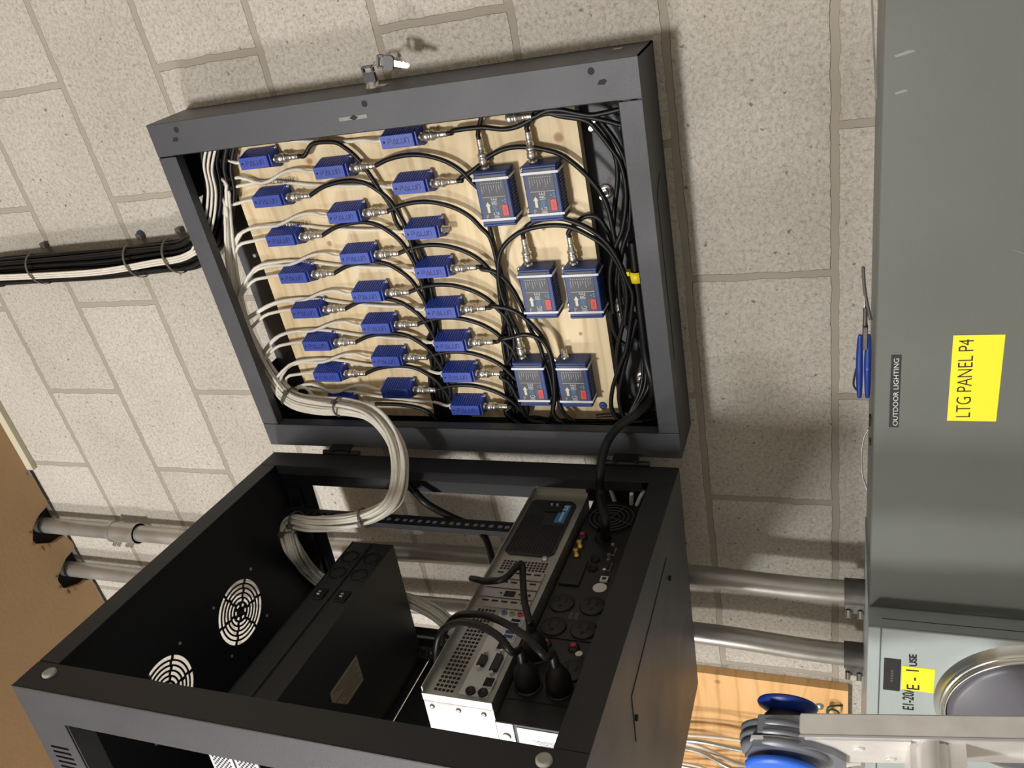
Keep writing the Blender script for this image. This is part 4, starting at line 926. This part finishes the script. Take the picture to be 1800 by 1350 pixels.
for k in range(4):
    ua = .2435+k*.0196
    sl = MB().box(ua, ua+.0165, Yr, Yr+.0022, .367, .441)
    so = obj('slot_cover', sl, M_ZINC, t)
    ho = MB().box(ua-.0016, ua-.0004, Yr, Yr+.0006, .367, .441)
    if k != 2:
        for q in range(5): ho.cbox(ua+.003, ua+.0062, Yr+.0022, Yr+.0026, .372+q*.0135, .381+q*.0135, .0002)
    else:
        ho.box(ua+.003, ua+.0135, Yr+.0022, Yr+.0028, .394, .409); ho.cyl((ua+.008, Yr+.002, .374), (ua+.008, Yr+.0028, .374), .0022, n=8); ho.cyl((ua+.008, Yr+.002, .388), (ua+.008, Yr+.0028, .388), .0016, n=8); ho.cyl((ua+.008, Yr+.002, .414), (ua+.008, Yr+.0028, .414), .0016, n=8)
    obj('cover_cutout', ho, M_DEAD, so)
ip = obj('port_shield', MB().box(.3215, .468, Yr, Yr+.001, .3665, .4025), M_ZINCW, t)
for cc, zz, nm in (((100, 120, 155), .3965, 'j1'), ((140, 160, 120), .3853, 'j2'), ((190, 95, 100), .3741, 'j3')):
    obj('audio_jack', MB().lathe((.3272, Yr+.001, zz), (0, 1, 0), [(0, .0044), (.003, .0044), (.003, .0026), (0, .0022)], 16), mat('audio_'+nm, srgb(*cc), .4), ip)
    obj('jack_hole', MB().cyl((.3272, Yr+.001, zz), (.3272, Yr+.0016, zz), .0023, n=12), M_DEAD, ip)
def port(u, z, du, dz, mm=M_DEAD, rim=True, nm='port'):
    o = obj(nm, MB().box(u-du-.0012, u+du+.0012, Yr+.001, Yr+.003, z-dz-.0012, z+dz+.0012), M_ZINCW, ip)
    obj('port_opening', MB().box(u-du, u+du, Yr+.003, Yr+.0036, z-dz, z+dz), mm, o)
    return o
for uu in (.3405, .3475): port(uu, .3755, .0022, .0058, M_DEAD)
for uu in (.362, .370): port(uu, .3755, .0025, .0060, M_NAVY)
port(.386, .3760, .0065, .0068, M_DEAD)
def dsub(u, z, L_, mm):
    o = obj('video_port', MB().prism([(u-L_, z+.0045), (u+L_, z+.0045), (u+L_-.002, z-.0045), (u-L_+.002, z-.0045)], Yr+.001, Yr+.006), mm, ip)
    obj('port_nut', MB().cyl((u-L_-.004, Yr+.001, z), (u-L_-.004, Yr+.007, z), .0026, n=6, smooth=False).cyl((u+L_+.004, Yr+.001, z), (u+L_+.004, Yr+.007, z), .0026, n=6, smooth=False), M_NICKEL, o)
dsub(.4155, .392, .009, M_BLACK); dsub(.4160, .3735, .014, M_BLACK)
port(.4465, .372, .0065, .0055, M_DEAD)
for zz in (.389, .3735): obj('round_port', MB().lathe((.4625, Yr+.001, zz), (0, 1, 0), [(0, .006), (.003, .006), (.003, .0048), (.001, .0045), (.001, 0)], 18), M_BLACK, ip)

# ---------------------------------------------------------------- backup power unit
t = rack_thing('backup_power_unit', 'black rack power unit with round outlets, under the server', 'rack equipment')
u0, u1, w0, w1, z0, z1 = .034, .484, .045, .418, .267, .354
Yr = -w0
obj('case', lb(u0, u1, w0, w1, z0, z1), M_BLACK, t, .0008)
sp2 = obj('side_label', lb(u1, u1+.0008, w0+.004, w1-.04, z0+.004, z1-.026), M_ZINCW, t)
ug = obj('side_bracket', lb(u1, u1+.0015, w0+.0, w1, z1-.022, z1-.002), M_ZINC, t)
obj('side_screw', MB().cyl((u1+.001, -w0-.02, z1-.012), (u1+.0035, -w0-.02, z1-.012), .005, n=14), M_ZINCW, ug)
pr_ = MB()
for k in range(12): pr_.box(u1+.0008, u1+.001, -(w0+.020+.002*k), -(w0+.0206+.002*k), z0+.014+.002*(k % 3), z0+.045-.003*(k % 4))
obj('label_print', pr_, M_TIE, sp2)
def outlet(u, z):
    o = obj('power_outlet', MB().lathe((u, Yr, z), (0, 1, 0), [(0, .0172), (.003, .0170), (.004, .0155), (.004, 0)], 28), M_BLACK, t)
    q = MB().box(u-.008, u+.000, Yr+.004, Yr+.0046, z+.0045, z+.0065).box(u-.008, u+.001, Yr+.004, Yr+.0046, z-.0065, z-.0045).cyl((u+.007, Yr+.004, z), (u+.007, Yr+.0046, z), .0026, n=10)
    obj('outlet_slots', q, M_DEAD, o)
for uu, zz in ((.281, .334), (.281, .292), (.326, .332), (.326, .292), (.3975, .288), (.428, .332), (.428, .293), (.378, .338)): outlet(uu, zz)
obj('outlet_plate', MB().box(.262, .345, Yr, Yr+.0012, .272, .352).box(.36, .45, Yr, Yr+.0012, .272, .352), M_BLACK, t)
for uu, zz in ((.132, .3455), (.3575, .332), (.3585, .296)):
    bo = obj('reset_button', MB().lathe((uu, Yr, zz), (0, 1, 0), [(0, .0075), (.004, .007), (.004, 0)], 18), M_BLACK, t)
    obj('button_cap', MB().cyl((uu, Yr+.004, zz), (uu, Yr+.007, zz), .0038, n=14), M_REDD, bo)
for uu, zz in ((.1555, .343), (.1763, .3425)):
    obj('antenna_post', MB().lathe((uu, Yr, zz), (0, 1, 0), [(0, .0062), (.003, .0062), (.0035, .0048), (.011, .0048), (.012, .0036), (.012, 0)], 14), M_GOLD, t)
for uu, zz in ((.1613, .2947), (.1959, .2928)):
    o = obj('serial_port', MB().prism([(uu-.008, zz+.004), (uu+.008, zz+.004), (uu+.0065, zz-.004), (uu-.0065, zz-.004)], Yr, Yr+.004), M_BLACK, t)
    obj('port_nut', MB().cyl((uu-.0115, Yr, zz+.001), (uu-.0115, Yr+.005, zz+.001), .0026, n=6, smooth=False).cyl((uu+.0115, Yr, zz+.001), (uu+.0115, Yr+.005, zz+.001), .0026, n=6, smooth=False).box(uu-.009, uu+.009, Yr, Yr+.001, zz-.0052, zz+.0052), M_NICKEL, o)
obj('usb_port', MB().box(.2195, .2295, Yr, Yr+.003, .285, .2955), M_EMB, t); obj('usb_opening', MB().box(.222, .227, Yr+.003, Yr+.0034, .2875, .293), M_DEAD, t)
obj('round_sticker', MB().cyl((.2411, Yr, .2925), (.2411, Yr+.0005, .2925), .0095, n=28), M_EMB, t)
for uu, zz in ((.1814, .3137), (.2013, .3123)): obj('round_jack', MB().lathe((uu, Yr, zz), (0, 1, 0), [(0, .007), (.003, .007), (.003, .005), (.0005, .0045), (.0005, 0)], 18), M_DEAD, t)
obj('slot_card', MB().box(.188, .243, Yr, Yr+.003, .322, .350), M_BLACK, t)
fg = MB()
for rr in (.012, .019, .026, .033): 
    pts = [(.083+rr*math.cos(a), Yr+.004, .313+rr*math.sin(a)) for a in [2*math.pi*k/24 for k in range(25)]]
    fg.tube(pts, .0011, n=5, sub=2, caps=False)
for a in (.4, 1.97, 3.54, 5.11): fg.cyl((.083, Yr+.003, .313), (.083+.037*math.cos(a), Yr+.003, .313+.037*math.sin(a)), .0011, n=6)
obj('fan_guard', fg, M_STEEL, t)
obj('fan_opening', MB().cyl((.083, Yr, .313), (.083, Yr+.0006, .313), .0345, n=32), M_DEAD, t)
obj('ground_screw', MB().cyl((.3714, Yr, .2853), (.3714, Yr+.006, .2853), .0045, n=14), M_NICKEL, t)
obj('cord_gland', MB().lathe((.133, Yr, .3145), (0, 1, 0), [(0, .0125), (.006, .0115), (.012, .0085), (.016, .0075)], 20), M_BLACK, t)
obj('warning_print', MB().box(.296, .309, Yr+.0012, Yr+.0016, .3125, .3185).box(.296, .309, Yr+.0012, Yr+.0016, .305, .311), M_STEEL, t)

# ---------------------------------------------------------------- cords in the rack
def moulded_plug(uu, zz, par, ex):
    def W_(u, w_, z): return Vector((HX, HY, 0))+Vector((math.cos(RA), math.sin(RA), 0))*u+Vector((math.sin(RA), -math.cos(RA), 0))*w_+Vector((0, 0, z))
    a = W_(uu, .041, zz); b = W_(uu, .012, zz); e = Vector(ex)
    q = MB().lathe(a, (b-a), [(0, 0), (0, .0155), (.012, .0155), (.022, .0135), (.030, .009), (.036, .006)], 18)
    q.cyl(b, e, .0065, .005, n=12)
    obj('moulded_plug', q, M_BLACK, par)
    return b, e
for nm, P, (uu, zz), lab in (('A', CORDA, (.428, .332), 'black power cord arching over the server, left plug'), ('B', CORDB, (.428, .293), 'black power cord arching over the server, right plug'), ('C', list(CORDC)[::-1], (.378, .338), 'black power cord sharply folded over the server back')):
    PP = [Vector(q) for q in P]
    if nm in 'AB': PP = PP[1:]
    b0 = Vector((HX, HY, 0))+Vector((math.cos(RA), math.sin(RA), 0))*uu+Vector((math.sin(RA), -math.cos(RA), 0))*(-.012)+Vector((0, 0, zz+.001))
    c_ = cable(lab, [b0]+[tuple(q) for q in PP[1:]], .0044, name='power_cord', n=12)
    moulded_plug(uu, zz, c_, b0)
cable('thick black cable sagging behind the rack rail', CORDE, .0065, name='coax_cable', n=10)
for k, P in enumerate(STUBS): cable(['white cable stub leaning beside the thick cord', 'short white cable stub standing above the power unit', 'white cable stub nearest the rack bottom'][k], P, .0033, M_WHITE, n=8)
# ------------------------------------------------------------------ grey lighting panel below the rack
PZ, PY = -.047, -.2
t = thing('lighting_panel', 'wide dark grey electrical panel with yellow sign below the rack', 'electrical panel', (0, 0, 0))
obj('enclosure', MB().box(-.8365, 1.2, PY+.012, -.0006, -1.25, PZ), M_PANEL, t)
obj('cover', MB().cbox(-.8365, 1.2, PY, PY+.0105, -1.25, PZ+.001, .0015), M_PANEL, t)
obj('cover_seam', MB().box(-.836, 1.199, PY+.0102, PY+.0125, -1.249, PZ-.001), M_DEAD, t)
sg = obj('yellow_sign', MB().box(-.518, -.4015, PY-.0006, PY, -.1795, -.1275), M_YEL, t)
text('sign_lettering', 'LTG PANEL P4', .0225, M_INK, sg, (-.4600, PY-.0008, -.1435), (1, 0, .03), (0, 0, 1), .0001, fit=.1055, weight=-.0002)
tp_ = obj('embossed_tape', MB().box(-.529, -.4265, PY-.0006, PY, -.0745, -.0635), M_TAPE, t)
text('tape_lettering', 'OUTDOOR LIGHTING', .0080, M_EMB, tp_, (-.4785, PY-.0008, -.0702), (1, 0, .015), (0, 0, 1), .0001, fit=.0955)
sm_ = MB()
sr = random.Random(5)
for (cx, cz, L_, a, th) in ((-.085, -.066, .016, .1, .0045), (-.122, -.064, .010, .05, .004), (-.31, -.20, .05, -.45, .0016), (-.35, -.235, .05, -.3, .002), (-.18, -.235, .05, .25, .008), (-.03, -.12, .02, .2, .004), (-.035, -.17, .06, .1, .004), (-.13, -.215, .03, .3, .006)):
    dx, dz = math.sin(a)*L_/2, -math.cos(a)*L_/2
    poly = [(cx-dx-th/2, cz-dz), (cx-dx, cz-dz+th*.4), (cx+dx*.4+th*.5, cz+dz*.4), (cx+dx+th*.3, cz+dz), (cx+dx-th*.1, cz+dz-th*.3), (cx-th*.35, cz)]
    sm_.prism(poly, PY-.00025, PY-.0001)
tag(obj('plaster_smear', sm_, mat('dusty_smear', srgb(138, 142, 132), .8), t), None)

EY = -.238
t = thing('meter_box', 'pale grey meter box with round lens and small yellow tag', 'meter box', (0, 0, 0))
obj('enclosure', MB().box(-1.42, -.839, EY+.004, -.0006, -.9, -.045), M_PANELL, t)
obj('cover', MB().cbox(-1.42, -.839, EY, EY+.004, -.9, -.062, .001), M_PANELL, t)
obj('cover', MB().cbox(-1.42, -.839, EY, EY+.004, -.0605, -.0445, .001), M_PANELL, t)
for nm, y0 in (('side_seam', EY+.018),): obj(nm, MB().box(-.8392, -.8387, y0, y0+.001, -.9, -.062), M_DEAD, t)
sg = obj('black_nameplate', MB().box(-.9615, -.8965, EY-.0008, EY, -.088, -.066), M_BLACK, t)
for k, s_ in enumerate(('SERVICE', 'METER')):
    pass
np_ = MB()
for k in range(5): np_.box(-.943+k*.0052, -.9395+k*.0052, EY-.001, EY-.0008, -.0785, -.0755)
obj('plate_print', np_, M_TIE, sg)
sg = obj('yellow_tag', MB().box(-.957, -.9085, EY-.0006, EY, -.1315, -.0895), M_YEL, t)
text('tag_lettering', 'E - 1', .0240, M_INK, sg, (-.9325, EY-.0008, -.1050), (1, 0, .06), (0, 0, 1), .0001, fit=.0400, weight=0)
text('handwriting', 'E1-20A', .0205, M_INK, t, (-.9755, EY-.0004, -.1005), (1, 0, .04), (0, 0, 1), .0001, fit=.0480, weight=.0003)
text('handwriting', 'USE', .0135, M_INK, t, (-.8955, EY-.0004, -.1035), (1, 0, .06), (0, 0, 1), .0001, fit=.0235, weight=.0004)
mc = (-.965, -.255)
ms = obj('meter_ring', MB().lathe((mc[0], EY, mc[1]), (0, -1, 0), [(0, .123), (.003, .1205), (.009, .1165), (.014, .1155), (.014, .1145), (.011, .1135), (.011, .1130), (.017, .1118), (.020, .1105), (.020, .1090), (.010, .1075)], 72), M_CHROME, t)
obj('meter_lens', MB().lathe((mc[0], EY-.011, mc[1]), (0, -1, 0), [(0, .1078), (.008, .1065), (.013, .098), (.015, 0)], 60), M_GLASS, ms)

# ------------------------------------------------------------------ tools left on the panel's top
t = thing('wire_stripper', 'blue-handled hand tool lying edge-on on top of the grey panel', 'hand tool', (0, 0, 0))
zt = PZ+.0015
for k, (y0, dz) in enumerate(((-.112, 0), (-.090, 0))):
    z0 = zt+(-.0005 if k == 0 else .0095)
    P = [(-.548, -.10, z0+.0045), (-.525, -.10, z0+.0048), (-.50, -.102, z0+.0052), (-.475, -.10, z0+.0050), (-.452, -.10, z0+.0046)]
    obj('handle', MB().tube(P, lambda q: .0026+.0020*math.sin(math.pi*q)**.5, n=12), M_TOOL, t)
obj('jaw', MB().cbox(-.472, -.438, -.106, -.094, zt+.005, zt+.0115, .001).cyl((-.438, -.10, zt+.0085), (-.412, -.10, zt+.0085), .0028, n=12), M_GALVD, t)
obj('jaw_tip', MB().cyl((-.412, -.10, zt+.0098), (-.385, -.10, zt+.0102), .0016, .0008, n=10), M_NICKEL, t)
obj('spring_bar', MB().box(-.535, -.495, -.101, -.099, zt+.0065, zt+.010), M_NICKEL, t)
obj('latch', MB().tube([(-.537, -.10, zt+.0175), (-.528, -.10, zt+.0215), (-.515, -.10, zt+.0205), (-.503, -.10, zt+.0185)], .0014, n=8), M_BLACK, t)
tag(obj('metal_strip', MB().tube([(-.356, -.10, zt+.012), (-.385, -.10, zt+.010), (-.41, -.10, zt+.006), (-.43, -.10, zt+.002)], .0022, n=6), M_TIE), 'thin dark strip leaning on the blue-handled tool', 'metal strip')
tag(obj('bent_wire', MB().tube([(-.60, -.10, zt+.002), (-.615, -.10, zt+.0075), (-.645, -.10, zt+.0105), (-.68, -.10, zt+.0085), (-.705, -.10, zt+.002)], .0014, n=8), M_GALV), 'bent metal strap arching on the panel top beside the tool', 'metal strap')
tag(obj('metal_strip', MB().box(-.155, .10, -.078, -.074, 0, .0022).xf(lambda v: (v[0], v[1], v[2]+PZ+.0008+(v[0]+.155)*.062)), M_GALVD), 'thin steel strip lying on the panel top at the right end', 'metal strip')
tag(obj('scrap_washer', MB().box(-.575, -.562, -.13, -.12, PZ+.001, PZ+.0035).box(-.60, -.594, -.14, -.13, PZ+.001, PZ+.003), M_BLACK), 'small dark scraps on the panel top left of the tool', 'scrap')

# ------------------------------------------------------------------ orange plywood backboard and its grey strands
bb_ = tag(obj('plywood_backboard', MB().box(-2.4, -1.235, -.019, -.0006, -.022, .62), M_WOOD2), 'orange plywood backboard on the wall beyond the rack', 'wooden board')
obj('board_screw', MB().lathe((-1.285, -.019, .028), (0, -1, 0), [(0, .008), (.004, .007), (.006, 0)], 16), M_NICKEL, bb_)
gr = random.Random(11)
for k in range(9):
    z0 = .27+gr.uniform(-.02, .05); x0 = -1.36-.018*k; 
    P = [(x0-.02+gr.uniform(-.02, .02), -.05-gr.uniform(0, .03), .40), (x0+gr.uniform(-.01, .01), -.05-gr.uniform(0, .04), .27), (x0+gr.uniform(-.02, .02), -.06-gr.uniform(0, .04), .17), (x0+gr.uniform(-.03, .03), -.05-gr.uniform(0, .03), .06), (x0+gr.uniform(-.03, .02), -.04, -.06), (x0, -.04, -.2)]
    tag(obj('grey_wire', MB().tube(P, gr.choice((.003, .0036, .0045)), n=7), M_GALV if k % 2 else M_WHITE), 'grey strand hanging in front of the orange backboard', 'cable', 'grey strands before the orange backboard')
tag(obj('ground_wire', MB().tube([(-1.275, -.02, -.012), (-1.268, -.028, .0), (-1.27, -.032, .012), (-1.285, -.034, .014), (-1.298, -.03, .004), (-1.292, -.03, -.006), (-1.276, -.034, -.004), (-1.27, -.036, .008), (-1.28, -.04, .013), (-1.31, -.036, .004), (-1.34, -.03, -.01)], .0019, n=7), M_GREENW), 'dark green wire coiled at the backboard corner', 'wire')

# ------------------------------------------------------------------ folding ladder standing in front of the meter box
KX, KY, KZ = -.749, -.5, .035
RV = Vector((-.361, -.932, 0)).normalized(); QV = Vector((-RV.y, RV.x, 0))
t = thing('folding_ladder', 'aluminium folding ladder with round blue hinge knobs, lower right', 'ladder', (KX, KY, -1.55))
def lad(name, mb, m, par=None, lean=True, bevel=0):
    mb.xf(lambda v: tuple(RV*(v[0]-(.13*(KZ-v[2]) if lean else 0))+QV*v[1]+Vector((0, 0, v[2]+1.55)))); return obj(name, mb, m, par or t, bevel)
for a0 in (0, .40):
    s_ = 1 if a0 == 0 else -1
    lad('rail', MB().cbox(a0-.025*(s_ > 0), a0+.025*(s_ < 0), -.088, 0, -1.55, KZ, .0015), M_ALU)
lad('rail_edge', MB().box(-.0006, .0016, -.0035, .0006, -1.5, KZ), M_ZINCW)
arm = lad('hinge_arm', MB().cbox(-.0235, -.003, -.030, -.002, KZ-.02, KZ+.046, .0012).box(-.0245, -.002, -.020, -.012, KZ, KZ+.0465), M_CAST)
hc = KZ+.018
hub = MB().lathe((-.016, -.048, hc), (1, 0, 0), [(0, 0), (0, .046), (.002, .050), (.008, .050), (.009, .045), (.012, .045), (.013, .051), (.018, .051), (.019, .045), (.021, .045), (.022, .050), (.030, .048), (.032, .040), (.032, 0)], 48)
lad('hinge_hub', hub, M_CAST, lean=False)
gp = MB().prism([(-.003, KZ+.052), (-.003, KZ-.115), (-.085, KZ-.115), (-.088, KZ-.05), (-.085, KZ-.02), (-.09, KZ+.0), (-.092, KZ+.02), (-.05, KZ+.06)], .0, .004, 'yz')
g_ = lad('gusset_plate', gp, M_ALU)
gp2 = lad('hinge_casting', MB().prism([(-.006, KZ+.05), (-.002, KZ+.0), (-.004, KZ-.012), (-.03, KZ-.035), (-.06, KZ-.05), (-.09, KZ-.05), (-.092, KZ+.03), (-.05, KZ+.062)], .003, .012, 'yz'), M_CAST)
for b_, z_ in ((-.026, .012), (-.03, -.028), (-.068, -.062), (-.064, -.09)):
    lad('rivet', MB().lathe((.004, b_, z_), (1, 0, 0), [(0, .0062), (.0015, .0062), (.003, .0045), (.0015, .003), (.0015, 0)], 16), M_ALU, g_)
lad('rivet', MB().lathe((.012, -.02, KZ+.012), (1, 0, 0), [(0, .0055), (.002, .005), (.003, 0)], 16), M_CAST, gp2)
k1 = lad('hinge_knob', MB().lathe((.013, -.050, hc), (1, 0, 0), [(0, .020), (.008, .020), (.010, .041), (.013, .0435), (.017, .043), (.019, .036), (.018, .02), (.018, 0)], 56), M_KNOB, lean=False)
k2 = lad('hinge_knob', MB().lathe((-.014, -.042, hc-.002), (-1, 0, 0), [(.018, .012), (.020, .020), (.028, .0335), (.031, .035), (.033, .034), (.034, 0)], 56), M_KNOBD, lean=False)
lad('knob_neck', MB().lathe((-.014, -.042, hc-.002), (-1, 0, 0), [(0, .028), (.01, .028), (.016, .026), (.020, .022), (.021, .014)], 40), M_BLACK, k2, lean=False)
for z_ in (-.105, -.405, -.705, -1.005, -1.305):
    rg = MB().cbox(0, .40, -.078, -.014, z_-.012, z_+.028, .002).cyl((0, -.014, z_+.008), (.40, -.014, z_+.008), .012, n=24).box(0, .40, -.075, -.018, z_-.030, z_-.012)
    lad('rung', rg, M_ALU)
lad('rail_foot', MB().cbox(-.028, .004, -.092, .004, -1.55, -1.50, .002), M_BLACK); lad('rail_foot', MB().cbox(.396, .428, -.092, .004, -1.55, -1.50, .002), M_BLACK)
